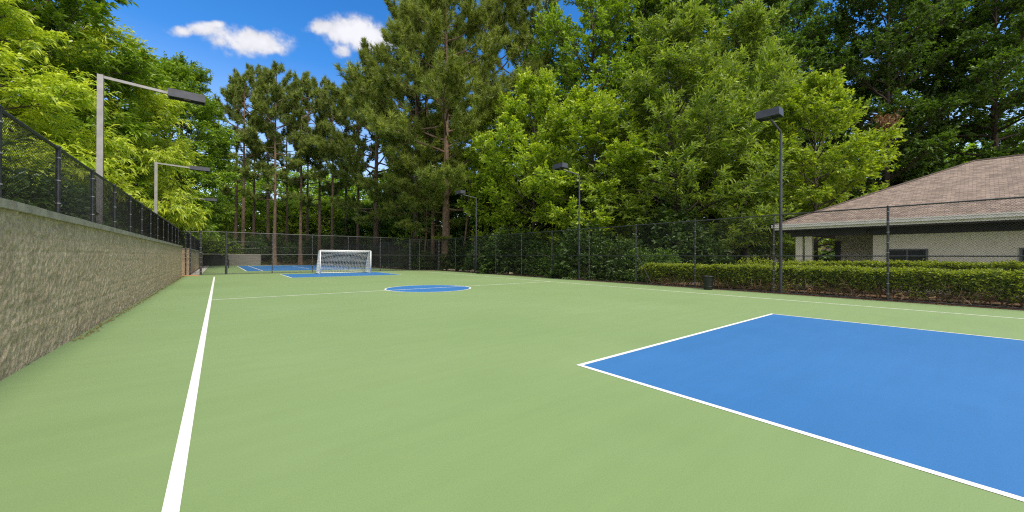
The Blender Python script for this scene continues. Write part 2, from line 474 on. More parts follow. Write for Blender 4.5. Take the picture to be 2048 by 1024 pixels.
# ------------------------------------------------------------------ chain-link fences
def fence(name, pts, height, post_at, label, mesh_gap=0.078, rails=(0.0, 0.47, 1.0), wire=0.0026, base=0.0, post_r=0.036, cat='fence', ties=9):
    """pts: A->B plan; post_at: distances along the fence; a thing with rails, mesh and one child per post"""
    A = np.array(pts[0], float); B = np.array(pts[1], float)
    d = B - A; L = np.linalg.norm(d); d = d / L
    rt = empty(name, (A[0], A[1], base))
    tag(rt, label, cat)
    P = lambda s, z: (d[0] * s, d[1] * s, z)
    for s in post_at:
        p = MB(); r = post_r
        p.tube([P(s, -0.05), P(s, height + 0.01)], r, 10)
        p.tube([P(s, height + 0.01), P(s, height + 0.04)], [r * 1.25, r * 0.5], 10)
        for z in np.linspace(0.25, height - 0.2, ties):      # bright tie wires round the post
            p.tube([P(s, z), P(s, z + 0.022)], r * 1.15, 8, a=1.0)
        p.build('post', M['post_metal'], rt)
    for f in rails:
        z = 0.05 + f * (height - 0.07)
        rr = 0.026 if f == 1.0 else 0.021
        MB().tube([P(0, z), P(L, z)], rr, 8).build('top_rail' if f == 1.0 else ('bottom_rail' if f == 0 else 'middle_rail'), M['black_metal'], rt)
    # woven wire: two families of diagonals
    Vs = []; Qs = []
    h0, h1 = 0.06, height - 0.02
    hh = h1 - h0
    sg = np.arange(-hh, L + hh, mesh_gap)
    nrm = np.array([-d[1], d[0]])
    k = 0
    for sgn in (1, -1):
        for s in sg:
            a, b = (s, s + hh) if sgn > 0 else (s + hh, s)
            za, zb = h0, h1
            s0, s1 = a, b
            # clip to the panel
            if sgn > 0:
                if s0 < 0: za = h0 - s0; s0 = 0
                if s1 > L: zb = h1 - (s1 - L); s1 = L
            else:
                if s0 > L: za = h0 + (s0 - L); s0 = L
                if s1 < 0: zb = h1 + s1; s1 = 0
            if zb - za < 0.03: continue
            pa = np.array([d[0] * s0, d[1] * s0, za]); pb = np.array([d[0] * s1, d[1] * s1, zb])
            w = wire
            off = nrm * (0.003 * sgn)
            up = np.array([0, 0, 1.0]); along = (pb - pa) / np.linalg.norm(pb - pa)
            n3 = np.array([nrm[0], nrm[1], 0]); side = np.cross(along, n3)
            o3 = np.array([off[0], off[1], 0])
            ring3 = [n3 * w, -0.5 * n3 * w + 0.866 * side * w, -0.5 * n3 * w - 0.866 * side * w]
            V = [pa + o3 + q for q in ring3] + [pb + o3 + q for q in ring3]
            Vs += V
            Qs += [(k, k + 1, k + 4, k + 3), (k + 1, k + 2, k + 5, k + 4), (k + 2, k, k + 3, k + 5)]
            k += 6
    mb = MB(); mb.add(np.array(Vs), np.array(Qs))
    mb.build('chain_link_mesh', M['wire'], rt)
    return rt

FH = 3.42
fr = fence('chain_link_fence', ((FX, 36.85), (FX, -4.9)), FH, [36.85 - y for y in (36.8, 33.3, 29.75, 26.25, 22.75, 19.3, 15.85, 12.4, 9.0, 5.6, 2.08, -1.4, -4.85)],
           'tall black chain-link fence along the right side of the court', wire=0.0028)
# brace leaning on a post
MB().tube([(0, 36.85 - 0 - 36.85 + -24.45 - 0.05, 1.72), (0.28, -24.45 - 0.85, 0.0)], 0.024, 8).build('brace', M['post_metal'], fr)
fence('chain_link_fence', ((0.56, FY), (16.3, FY)), 3.5, [0.0, 3.15, 6.3, 9.45, 12.6, 15.74], 'black chain-link fence behind the goal dividing the two courts', wire=0.003)
fence('fence_gate', ((-1.1, FY), (0.53, FY)), 3.5, [0.0], 'black chain-link gate bay with thick posts in the left corner', rails=(0.0, 0.47, 1.0), wire=0.003, post_r=0.075, cat='gate')
g2 = MB(); g2.cyl(1.6, -0.075, -0.04, 3.55, 0.075, 12)
g2.build('post', M['post_metal'], [o for o in col.objects if o.name.startswith('fence_gate')][0])
fence('chain_link_fence', ((-2.35, FY + 0.02), (-1.2, FY + 0.02)), 3.45, [0.35, 0.62], 'short dark fence section between the two left walls', wire=0.003, rails=(0.47, 1.0))
# corner gate on the diagonal
d0, d1 = (16.36, 38.55), (18.94, 36.92)
Lg = math.dist(d0, d1)
fence('fence_gate', (d0, d1), 3.38, [0.0, 1.0, Lg - 0.02], 'corner gate of black chain-link between the far and right fences', wire=0.003, post_r=0.05, rails=(0.0, 0.47, 1.0), cat='gate')
# far court fences
fence('chain_link_fence', ((16.62, 38.75), (16.62, 73.0)), 3.3, list(np.arange(0.15, 34.3, 3.4)), 'dark fence along the right side of the far court', wire=0.003, rails=(0.0, 1.0))
fence('chain_link_fence', ((5.5, 73.1), (16.6, 73.1)), 3.0, list(np.arange(0.05, 11.2, 3.0)), 'dark fence across the back of the far court right of the block wall', wire=0.003, rails=(0.0, 1.0))
fence('chain_link_fence', ((-1.75, 73.1), (5.3, 73.1)), 2.2, [0.05, 3.0, 6.0], 'low dark fence on the bank above the grey block wall', wire=0.003, rails=(0.0, 0.5, 1.0), base=1.58)
fence('wall_top_fence', ((-2.30, -6.0), (-2.30, 36.3)), 1.28, [42.3 - 42.3 + k * 2.35 for k in range(19)], 'black mesh fence on top of the near left retaining wall',
      mesh_gap=0.05, wire=0.0026, base=2.23, rails=(0.02, 1.0), post_r=0.034, ties=3)
fence('wall_top_fence', ((-2.05, 39.1), (-2.05, 71.6)), 1.4, [k * 2.7 for k in range(13)], 'black mesh fence on top of the wall beside the far court',
      mesh_gap=0.05, wire=0.0026, base=2.11, rails=(0.02, 1.0), post_r=0.034, ties=3)

# ------------------------------------------------------------------ walls
def vnoise(x, y, seed):
    """value noise on arrays"""
    xi = np.floor(x).astype(np.int64); yi = np.floor(y).astype(np.int64)
    xf = x - xi; yf = y - yi
    def h(a, b):
        n = (a * 374761393 + b * 668265263 + seed * 974711) & 0x7fffffff
        n = ((n ^ (n >> 13)) * 1274126177) & 0x7fffffff
        return ((n ^ (n >> 16)) & 0xffff) / 65535.0
    u = xf * xf * (3 - 2 * xf); v = yf * yf * (3 - 2 * yf)
    return (h(xi, yi) * (1 - u) + h(xi + 1, yi) * u) * (1 - v) + (h(xi, yi + 1) * (1 - u) + h(xi + 1, yi + 1) * u) * v

def rough_wall(name, x_face, y0, y1, z1, thick, label, cap_h=0.11):
    rt = empty(name, (x_face, (y0 + y1) / 2, 0))
    tag(rt, label, 'wall')
    yc = (y0 + y1) / 2
    ys = np.arange(y0, y1 + 0.001, (y1 - y0) / max(1, round((y1 - y0) / 0.055)))
    zs = np.linspace(-0.03, z1 - cap_h, 42)
    Y, Z = np.meshgrid(ys, zs)
    # split-face relief: every block has its own chipped face
    row = np.floor(Z / 0.2); cy = (Y + (row % 2) * 0.2) / 0.4
    blk = vnoise(np.floor(cy) * 3.7 + 0.5, row * 5.3 + 0.5, 7)
    rel = 0.010 * vnoise(Y * 4, Z * 5, 1) + 0.014 * vnoise(Y * 13, Z * 14, 2) + 0.006 * (blk - 0.5) + 0.012 * vnoise(Y * 24, Z * 26, 3)
    ed = np.minimum(np.minimum(cy % 1, 1 - cy % 1) * 0.4, np.minimum((Z / 0.2) % 1, 1 - (Z / 0.2) % 1) * 0.2)
    rel = rel - 0.006 * np.exp(-(ed / 0.016) ** 2)
    V = np.stack([rel - 0.03, Y - yc, Z], -1).reshape(-1, 3)
    ny, nz = len(ys), len(zs)
    i, j = np.meshgrid(np.arange(ny - 1), np.arange(nz - 1)); a = (j * ny + i).ravel()
    mb = MB(); mb.add(V, np.stack([a, a + 1, a + ny + 1, a + ny], -1))
    # core and both ends
    mb.box(-thick, -0.035, y0 - yc + 0.001, y1 - yc - 0.001, -0.03, z1 - cap_h)
    for ye, sg in ((y0 - yc, -1), (y1 - yc, 1)):
        mb.box(-thick, -0.012, ye - 0.02 if sg < 0 else ye, ye if sg < 0 else ye + 0.02, -0.03, z1 - cap_h)
    mb.build('stone_face', M['wall'], rt, smooth=False)
    cp = MB()
    n = max(1, round((y1 - y0) / 1.2)); e = np.linspace(y0 - yc - 0.04, y1 - yc + 0.04, n + 1)
    for k in range(n):
        cp.box(-thick - 0.04, 0.045, e[k] + 0.003, e[k + 1] - 0.003, z1 - cap_h + 0.002, z1 + (0.004 if k % 2 else 0))
    cp.build('coping', M['cap'], rt)
    return rt

rough_wall('retaining_wall', WX, -8.0, 36.35, 2.23, 0.38, 'rough grey-brown retaining wall along the left of the near court')
rough_wall('retaining_wall', -1.80, 38.95, 71.8, 2.11, 0.5, 'rough retaining wall with a coping beside the far court')
rt = empty('block_wall', (3.3, 72.1, 0)); tag(rt, 'low grey block wall at the back of the far court', 'wall')
MB().box(-2.1, 2.05, -0.15, 0.15, -0.03, 1.62).build('blockwork', M['block'], rt)
MB().box(-2.13, 2.08, -0.18, 0.18, 1.622, 1.72).build('coping', M['cap'], rt)
rt = empty('windscreen', (-0.35, 71.9, 0)); tag(rt, 'black windscreen panel beside the grey block wall', 'windscreen')
MB().box(-1.42, 1.5, -0.012, 0.012, 0.06, 1.66).build('screen_cloth', M['screen'], rt)
for x in (-1.4, 0.05, 1.48): MB().cyl(x, 0.05, -0.02, 1.72, 0.03).build('post', M['black_metal'], rt)
MB().tube([(-1.42, 0.0, 1.68), (1.5, 0.0, 1.68)], 0.022, 8).build('top_rail', M['black_metal'], rt)
# retained returns at the gap between the walls
w = MB(); w.box(-4.7, -2.47, 35.98, 36.34, -0.03, 2.05); tag(w.build('return_wall', M['wall']), 'stone wall end turning back into the gap', 'wall')
w = MB(); w.box(-4.7, -2.31, 38.97, 39.3, -0.03, 2.03); tag(w.build('return_wall', M['wall']), 'stone wall end closing the far side of the gap', 'wall')
w = MB(); w.box(-4.95, -4.71, 35.9, 39.4, -0.03, 2.05); tag(w.build('back_wall', M['wall']), 'stone wall at the back of the gap', 'wall')

# ------------------------------------------------------------------ lamps
def lamp(name, x, y, ztop, head_c, head_half, label, grey=False, base=0.0, pole_r=0.06):
    """square-headed court lamp: pole, bent arm, shoebox housing with a lens underneath"""
    rt = empty(name, (x, y, base)); tag(rt, label, 'lamp post', 'floodlights around the court')
    hc = np.array(head_c, float) - np.array([x, y, base]); hx, hy, hz = head_half
    zt = ztop - base
    pm = M['pole_grey'] if grey else M['bronze']
    if grey:
        MB().box(-pole_r, pole_r, -pole_r, pole_r, -0.05, zt).build('pole', pm, rt)
        MB().obox(((hc[0] - hx + pole_r) / 2, hc[1] / 2, (zt - 0.06 + hc[2]) / 2), ((hc[0] - hx - pole_r) / 2, hc[1] / 2, (hc[2] - zt + 0.06) / 2), (0, 0.035, 0), (0, 0, 0.045)).build('arm', pm, rt)
    else:
        MB().tube([(0, 0, -0.05), (0, 0, zt)], [pole_r * 1.1, pole_r * 0.85], 14).build('pole', pm, rt)
        MB().tube([(0, 0, zt - 0.03), (-0.05, hc[1] * .1, zt + 0.1), (hc[0] + hx * .7, hc[1], hc[2] - hz - 0.03), (hc[0] + hx * .4, hc[1], hc[2] - hz + 0.02)], 0.042, 8).build('arm', pm, rt)
    hm = MB()
    c = hc
    # housing walls, slightly flared, open underside with recessed lens
    def fr(z, kx, ky): return [(c[0] + sx * hx * kx, c[1] + sy * hy * ky, c[2] + z) for sx, sy in ((-1, -1), (1, -1), (1, 1), (-1, 1))]
    A = fr(hz, .97, .98); B = fr(-hz, 1, 1); C_ = fr(-hz, .93, .95); D = fr(-hz * .35, .92, .94)
    V = A + B + C_ + D
    Q = [(0, 1, 2, 3)]
    for a, b in ((0, 4), (4, 8), (8, 12)):
        for k in range(4): Q.append((a + k, b + k, b + (k + 1) % 4, a + (k + 1) % 4))
    hm.add(V, Q)
    h = hm.build('lamp_head', M['bronze'], rt)
    lm = MB(); E_ = fr(-hz * .37, .915, .935); lm.add(E_, [(0, 3, 2, 1)])
    lm.box(c[0] - .1, c[0] + .1, c[1] - .05, c[1] + .05, c[2] - hz * .85, c[2] - hz * .42)
    lm.build('lens', M['lens'], h)
    return rt

lamp('lamp_post', 19.36, 5.45, 6.98, (17.85, 5.43, 7.48), (0.27, 0.42, 0.15), 'black floodlight pole standing by the hedge at the right fence')
lamp('lamp_post', 19.30, 17.0, 7.05, (17.8, 17.35, 7.56), (0.27, 0.45, 0.15), 'black floodlight pole against the leafy trees halfway along the right fence')
lamp('lamp_post', 19.30, 29.9, 7.05, (17.8, 30.3, 7.56), (0.27, 0.45, 0.15), 'black floodlight pole in front of the dark pines by the corner gate')
lamp('lamp_post', -3.2, 33.35, 7.62, (-1.01, 33.3, 7.50), (0.54, 0.2, 0.125), 'grey pole with a dark floodlight on a straight arm at the far wall end', True, 2.0, 0.075)
lamp('lamp_post', -3.2, 18.8, 7.75, (-0.95, 18.75, 7.58), (0.54, 0.2, 0.14), 'floodlight on a grey arm reaching out high above the near left wall', True, 2.0, 0.075)
lamp('lamp_post', -3.2, 49.5, 7.5, (-0.62, 49.5, 7.33), (0.5, 0.2, 0.14), 'floodlight half hidden in leaves beside the far court', True, 2.0, 0.07)

# ------------------------------------------------------------------ soccer goal
def goal(x0, x1, yf):
    rt = empty('soccer_goal', ((x0 + x1) / 2, yf, 0)); tag(rt, 'white soccer goal with a white net at the far end of the court', 'goal')
    w = (x1 - x0) / 2; h = 2.02; dt = 0.62; db = 1.75; r = 0.042
    fr = MB(); fr.tube([(-w, 0, h), (w, 0, h)], r, 12); fr.build('crossbar', M['white_metal'], rt, True)
    for s in (-1, 1):
        MB().tube([(s * w, 0, 0.0), (s * w, 0, h - 0.03)], r, 12).build('goal_post', M['white_metal'], rt, True)
        MB().tube([(s * w, 0.03, h - 0.02), (s * w, dt, h - 0.08), (s * w, dt + 0.1, h - 0.2), (s * w, db, 0.05)], 0.032, 8).build('back_stay', M['white_metal'], rt, True)
        MB().tube([(s * w, 0.04, 0.04), (s * w, db, 0.04)], 0.036, 8).build('side_bar', M['white_metal'], rt, True)
        MB().tube([(s * w, 0.02, h - 0.42), (s * w, dt * .8, h - 0.06)], 0.022, 6).build('corner_brace', M['white_metal'], rt, True)
    MB().tube([(-w, db, 0.04), (w, db, 0.04)], 0.036, 8).build('back_bar', M['white_metal'], rt, True)
    MB().tube([(-w, dt, h - 0.08), (w, dt, h - 0.08)], 0.02, 6).build('net_rail', M['white_metal'], rt, True)
    net = MB(); g = 0.13; cr = 0.0105
    def surf(u, v):
        """u across, v from the crossbar over the top and down the back"""
        if v < 0.22:
            t = v / 0.22; y, z = dt * t, h - 0.08 * t
        else:
            t = (v - 0.22) / 0.78; y, z = dt + (db - dt) * t ** 0.9, (h - 0.08) * (1 - t) + 0.05 * t
        sag = (1 - (u / w) ** 2)
        return (u, y + (0.18 * sag * math.sin(math.pi * min(1, max(0, (v - .2) / .8)))), z - 0.10 * sag * math.sin(math.pi * min(1, v / 0.6)) ** 2)
    L = 0.62 + 2.2
    vs = np.linspace(0, 1, 15)
    for u in np.arange(-w, w + 0.001, g):
        net.tube([surf(u, v) for v in vs], cr, 3, False)
    us = np.linspace(-w, w, 17)
    for v in np.linspace(0, 1, int(L / g)):
        net.tube([surf(u, v) for u in us], cr, 3, False)
    for s in (-1, 1):
        def yb(z):
            t = 1 - (z - 0.05) / (h - 0.13)
            return dt + (db - dt) * max(0, t) ** 0.9
        for z in np.arange(0.06, h, g): net.tube([(s * w, 0, z), (s * w, yb(z), z)], cr, 3, False)
        for y in np.arange(g, db, g):
            zt = h - 0.08 if y <= dt else 0.05 + (h - 0.13) * (1 - ((y - dt) / (db - dt)) ** (1 / 0.9))
            net.tube([(s * w, y, 0.05), (s * w, y, zt)], cr, 3, False)
    net.build('net', M['net'], rt)
    return rt
goal(6.78, 10.98, 34.75)

# tennis net posts beyond the fence
for x, lab in ((1.0, 'black tennis net post left of the blue far court'),):
    rt = empty('net_post', (x, 57.3, 0)); tag(rt, lab, 'net post')
    MB().cyl(0, 0, -0.02, 1.08, 0.05, 12).build('post', M['black_metal'], rt)
    MB().tube([(0.05, 0, 0.72), (0.14, 0, 0.72), (0.14, 0, 0.62)], 0.015, 6).build('crank', M['black_metal'], rt)

# ------------------------------------------------------------------ bin
rt = empty('trash_bin', (18.45, 8.12, 0)); tag(rt, 'black tapered trash bin standing at the foot of the right fence', 'trash bin')
MB().lathe((0, 0, 0), [(0.0, 0.02), (0.175, 0.02), (0.18, 0.0), (0.19, 0.05), (0.215, 0.42), (0.225, 0.425), (0.235, 0.62), (0.20, 0.62), (0.17, 0.08), (0.0, 0.08)], 32).build('bin_body', M['bin'], rt, False)
MB().lathe((0, 0, 0), [(0.232, 0.60), (0.268, 0.61), (0.272, 0.655), (0.25, 0.665), (0.225, 0.655), (0.222, 0.60)], 32).build('rim', M['bin'], rt, True)
MB().lathe((0, 0, 0), [(0.206, 0.14), (0.216, 0.145), (0.218, 0.17), (0.208, 0.175)], 32).build('band', M['bin'], rt, True)

# ------------------------------------------------------------------ house
def house():
    ex, ey = 23.5, 6.95            # front eave line and left end of the eaves
    bx, by = 37.0, -14.0
    zr = 3.28
    rt = empty('clubhouse', (ex, ey, 0)); tag(rt, 'cream stucco clubhouse with a brown hipped shingle roof behind the hedge', 'house')
    T = lambda x, y, z: (x - ex, y - ey, z)
    pitch = 0.48
    half = (bx - ex) / 2; ridge = zr + pitch * half
    # roof planes with uv running along the eaves
    me = MB(); uvs = []
    def plane(P, eu):
        P = [np.array(p) for p in P]; n0 = me.n
        e = np.array(eu, float); nrm = np.cross(P[1] - P[0], P[2] - P[0]); nrm /= np.linalg.norm(nrm); s = np.cross(nrm, e)
        me.add([p for p in P], [(0, 1, 2, 3)] if len(P) == 4 else None, [(0, 1, 2)] if len(P) == 3 else None)
        return [(float(p @ e), float(p @ s)) for p in P]
    c1, c2, c3, c4 = T(ex, ey, zr), T(ex, by, zr), T(bx, by, zr), T(bx, ey, zr)
    r1, r2 = T(ex + half, ey - half, ridge), T(ex + half, by + half, ridge)
    u = plane([c1, c2, r2, r1][::-1], (0, 1, 0)); uq = [u]
    uq.append(plane([c3, c4, r1, r2][::-1], (0, 1, 0)))
    ut = [plane([c4, c1, r1][::-1], (1, 0, 0)), plane([c2, c3, r2][::-1], (1, 0, 0))]
    roof = me.build('roof', M['shingle'], rt)
    lay = roof.data.uv_layers.new(name='shingles')
    flat = [q for t in uq for q in t] + [q for t in ut for q in t]
    for k, q in enumerate(flat): lay.data[k].uv = q
    hp = MB()
    for a, b in ((c1, r1), (c2, r2), (r1, r2), (c4, r1)):
        a = np.array(a); b = np.array(b); hp.tube([a + (0, 0, .012), b + (0, 0, .012)], 0.05, 6)
    hp.build('ridge_caps', M['shingle'], roof)
    # fascia, gutter, soffit
    g = MB(); g.box(-0.13, -0.003, by - ey - 0.05, 0.05, zr - 0.15, zr + 0.015); g.box(-0.16, -0.13, by - ey - 0.05, 0.05, zr - 0.03, zr + 0.02)
    g.build('gutter', M['trim'], rt)
    f = MB(); f.box(0.0, 0.04, by - ey, 0.0, zr - 0.26, zr - 0.005); f.box(0.04, bx - ex, -0.04, 0.0, zr - 0.26, zr - 0.005)
    f.build('fascia', M['trim'], rt)
    MB().box(0.045, bx - ex, by - ey, -0.045, zr - 0.30, zr - 0.262).build('soffit', M['dark_wood'], rt)
    # walls
    w = MB()
    w.box(1.3, bx - ex - 1, by - ey + 1, -3.72, -0.05, zr - 0.302)        # lit front block
    w.box(4.3, bx - ex - 1, -3.718, -1.75, -0.05, zr - 0.302)             # recessed porch wall
    w.build('stucco_wall', M['cream_stucco'], rt)
    MB().box(1.2, 1.34, by - ey + 1, -3.60, zr - 0.62, zr - 0.305).build('wall_beam', M['dark_wood'], rt)
    MB().box(0.85, 1.15, -3.55, -0.55, zr - 0.60, zr - 0.305).build('porch_beam', M['dark_wood'], rt)
    for (x, y, s) in ((1.0, -0.92, 0.15), (1.0, -1.32, 0.15)):
        MB().box(x - s, x + s, y - s, y + s, -0.03, zr - 0.605).build('pillar', M['cream_stucco'], rt)
    MB().box(4.24, 4.297, -2.0, -1.76, -0.03, 2.5).build('corner_trim', M['dark_wood'], rt)
    for (y0, y1) in ((-5.5, -4.22), (-9.2, -7.9)):
        fr = MB(); z0, z1 = 1.0, 1.98
        fr.box(1.24, 1.298, y0, y1, z0, z0 + .07); fr.box(1.24, 1.298, y0, y1, z1 - .07, z1)
        fr.box(1.24, 1.298, y0, y0 + .07, z0 + .071, z1 - .071); fr.box(1.24, 1.298, y1 - .07, y1, z0 + .071, z1 - .071)
        fr.box(1.25, 1.297, (y0 + y1) / 2 - .025, (y0 + y1) / 2 + .025, z0 + .071, z1 - .071)
        f = fr.build('window', M['window_frame'], rt)
        MB().box(1.27, 1.292, y0 + .072, y1 - .072, z0 + .073, z1 - .073).build('pane', M['glass'], f)
    return rt
house()

# ------------------------------------------------------------------ foliage
def unit(a): return a / (np.linalg.norm(a, axis=-1, keepdims=True) + 1e-9)

def leaves(mb, P, D, U, L, W, tint, droop=0.25):
    """bent rhombic blades: base P, direction D, face normal U"""
    D = unit(D); S = unit(np.cross(D, U)); Nn = np.cross(S, D)
    L = L[:, None]; W = W[:, None]
    mid = P + D * L * 0.45
    a = mid + S * W * 0.5 + Nn * W * 0.12
    b = mid - S * W * 0.5 + Nn * W * 0.12
    tip = P + D * L - np.array([0, 0, 1.0]) * L * droop
    V = np.stack([P, a, tip, b], 1).reshape(-1, 3)
    k = np.arange(len(P)) * 4
    mb.add(V, np.stack([k, k + 1, k + 2, k + 3], -1), qa=tint)

def sprays(mb, rng, P, D, size, per, leaf_l, leaf_w, flat=0.6, tint_sp=0.5, droop=0.25):
    """leafy twig ends: per leaves along each twig, alternate sides"""
    n = len(P)
    P = np.repeat(P, per, 0); D = unit(np.repeat(D, per, 0)); s = np.repeat(size, per)
    t = np.tile(np.linspace(0.05, 1, per), n) + rng.normal(0, .05, n * per)
    up = unit(np.array([0, 0, 1.0]) + rng.normal(0, .35, (n * per, 3)))
    S = unit(np.cross(D, up))
    side = np.tile(np.where(np.arange(per) % 2, 1, -1), n)
    ang = rng.uniform(0.35, 1.15, n * per)
    d = D * np.cos(ang)[:, None] + S * (side * np.sin(ang))[:, None] + rng.normal(0, .22, (n * per, 3))
    base = P + D * (t * s)[:, None]
    nr = unit(up * flat + rng.normal(0, 1, (n * per, 3)) * (1 - flat))
    sp = np.repeat(rng.uniform(0, 1, n), per)
    tint = np.clip(sp * tint_sp + rng.uniform(0, 1, n * per) * (1 - tint_sp) + (t - .5) * .4, 0, 1)      # young leaves at the twig tips are paler
    leaves(mb, base, d, nr, leaf_l * rng.uniform(.65, 1.25, n * per), leaf_w * rng.uniform(.7, 1.2, n * per), tint, droop)

def tufts(mb, rng, P, D, size, per, width, tint_sp=0.6):
    """pine needle tufts: narrow triangles fanning from a shoot"""
    n = len(P)
    sp = np.repeat(rng.uniform(0, 1, n), per)
    Pr = np.repeat(P, per, 0); Dr = unit(np.repeat(D, per, 0)); s = np.repeat(size, per)
    rnd = unit(rng.normal(0, 1, (n * per, 3)))
    d = unit(Dr * 0.7 + rnd * 0.95)
    base = Pr + Dr * (rng.uniform(-.5, .6, n * per) * s)[:, None]
    L = s * rng.uniform(.75, 1.2, n * per)
    S = unit(np.cross(d, rng.normal(0, 1, (n * per, 3))))
    w = width * rng.uniform(.7, 1.3, n * per)
    a = base + S * w[:, None] * .5; b = base - S * w[:, None] * .5
    mid = base + d * (L * .6)[:, None]
    tip = base + d * L[:, None] + np.array([0, 0, .12]) * L[:, None]
    V = np.stack([a, tip, b], 1).reshape(-1, 3)
    k = np.arange(n * per) * 3
    mb.add(V, None, np.stack([k, k + 1, k + 2], -1), ta=np.clip(sp * tint_sp + rng.uniform(0, 1, n * per) * (1 - tint_sp), 0, 1))

def rot_about(v, axis, ang):
    axis = axis / (np.linalg.norm(axis) + 1e-9)
    return v * math.cos(ang) + np.cross(axis, v) * math.sin(ang) + axis * (axis @ v) * (1 - math.cos(ang))

def curve(p, d, L, n, bend, rng, wob=0.08):
    """polyline from p along d; bend adds to z of the direction"""
    pts = [np.array(p, float)]; d = np.array(d, float)
    for i in range(n):
        d = d + np.array([0, 0, bend / n]) + rng.normal(0, wob, 3)
        d = d / np.linalg.norm(d)
        pts.append(pts[-1] + d * L / n)
    return np.array(pts)

def skeleton(rng, H, trunk_r, base, prof, n_limb, elev, bend, sub=8, sub_len=0.42, twig_gap=0.45, lean=0.02, top=0.97, start=0.25, spread=(0.6, 1.0), forks=0):
    """returns wood MB and arrays of twig anchors (position, direction)"""
    wood = MB()
    k = 14
    zs = np.linspace(0, H * top, k)
    wob = np.cumsum(rng.normal(0, lean, (k, 2)) * H / k, 0); wob[0] = 0
    tr = np.stack([wob[:, 0], wob[:, 1], zs], -1)
    rad = trunk_r * (1 - 0.9 * (zs / H)) * (1 + 0.5 * np.exp(-zs / (0.05 * H)))
    wood.tube(tr, rad, 9)
    A, D = [], []
    ph = rng.uniform(0, 6.28)
    for i in range(n_limb):
        t = (i + rng.uniform(0.1, .9)) / n_limb
        z = base + (H * top - base) * t
        ph += 2.4 + rng.normal(0, .35)
        L = prof(t) * rng.uniform(.78, 1.12)
        if L < 0.25: continue
        e = elev(t) + rng.normal(0, .12)
        d = np.array([math.cos(ph) * math.cos(e), math.sin(ph) * math.cos(e), math.sin(e)])
        p0 = np.array([np.interp(z, zs, tr[:, 0]), np.interp(z, zs, tr[:, 1]), z])
        limb = curve(p0, d, L, 9, bend(t), rng)
        r0 = min(trunk_r * 0.42, 0.018 * L + 0.02) * (1 - .4 * t)
        wood.tube(limb, np.linspace(r0, 0.012, len(limb)), 5, False)
        seg = np.linspace(0, 1, len(limb))
        ns = max(3, int(sub * L / 4 + 2))
        for j in range(ns):
            s = start + (1 - start) * (j + rng.uniform(.2, .8)) / ns
            q = np.array([np.interp(s, seg, limb[:, c]) for c in range(3)])
            ti = min(len(limb) - 2, int(s * (len(limb) - 1)))
            dd = unit(limb[ti + 1] - limb[ti])
            sg = 1 if j % 2 else -1
            sd = rot_about(dd, np.array([0, 0, 1.0]), sg * rng.uniform(*spread)) + np.array([0, 0, rng.normal(0.05, .25)])
            sl = max(.35, L * sub_len * (1 - .55 * s) * rng.uniform(.7, 1.2))
            sb = curve(q, unit(sd), sl, 4, bend(t) * .6, rng, .12)
            wood.tube(sb, np.linspace(max(.012, r0 * .3), .006, len(sb)), 3, False)
            nt_ = max(2, int(sl / twig_gap))
            for m in range(nt_):
                s2 = (m + rng.uniform(.3, 1)) / nt_
                w = np.array([np.interp(s2, np.linspace(0, 1, len(sb)), sb[:, c]) for c in range(3)])
                ti2 = min(len(sb) - 2, int(s2 * (len(sb) - 1)))
                d2 = unit(sb[ti2 + 1] - sb[ti2])
                tw = rot_about(d2, np.array([0, 0, 1.0]), (1 if m % 2 else -1) * rng.uniform(.3, 1.1)) + np.array([0, 0, rng.normal(0, .35)])
                A.append(w); D.append(unit(tw))
            A.append(sb[-1]); D.append(unit(sb[-1] - sb[-2]))
        A.append(limb[-1]); D.append(unit(limb[-1] - limb[-2]))
    return wood, np.array(A), np.array(D)

def place(rt, x, y, rz, s=1.0, sz=None):
    rt.location = (x, y, float(ground_z(x, y)) - 0.05)
    rt.rotation_euler = (0, 0, rz)
    rt.scale = (s, s, s if sz is None else sz)
    return rt

def broad(name, seed, H, r, base, n_limb, leaf, per, ll, lw, trunk_r, shape='oval', droop=0.2, gap=0.5, spray=0.55, lift=0.0, sub=8, double=1, start=0.25):
    rng = np.random.default_rng(seed)
    if shape == 'oval': prof = lambda t: r * (math.sin(math.pi * (0.16 + 0.80 * t)) ** 0.75)
    elif shape == 'cone': prof = lambda t: r * (1.0 - 0.88 * t) ** 0.8 * (0.65 + .35 * min(1, t * 5))
    else: prof = lambda t: r * (0.85 + .2 * math.sin(7 * t)) * (1 - t ** 3 * .75)
    wood, A, D = skeleton(rng, H, trunk_r, base, prof, n_limb, lambda t: 0.15 + 0.85 * t + lift, lambda t: 0.25 - droop, sub=sub, twig_gap=gap, start=start)
    rt = empty(name)
    wood.build('trunk', M['bark'], rt)
    lf = MB()
    for k in range(double):
        P = A + rng.normal(0, .12 * (k + .5), A.shape); Dk = unit(D + rng.normal(0, .35 * (k + .3), D.shape))
        sprays(lf, rng, P, Dk, spray * rng.uniform(.6, 1.3, len(P)), per, ll, lw, droop=droop * .8)
    lf.build('crown', M[leaf], rt)
    return rt

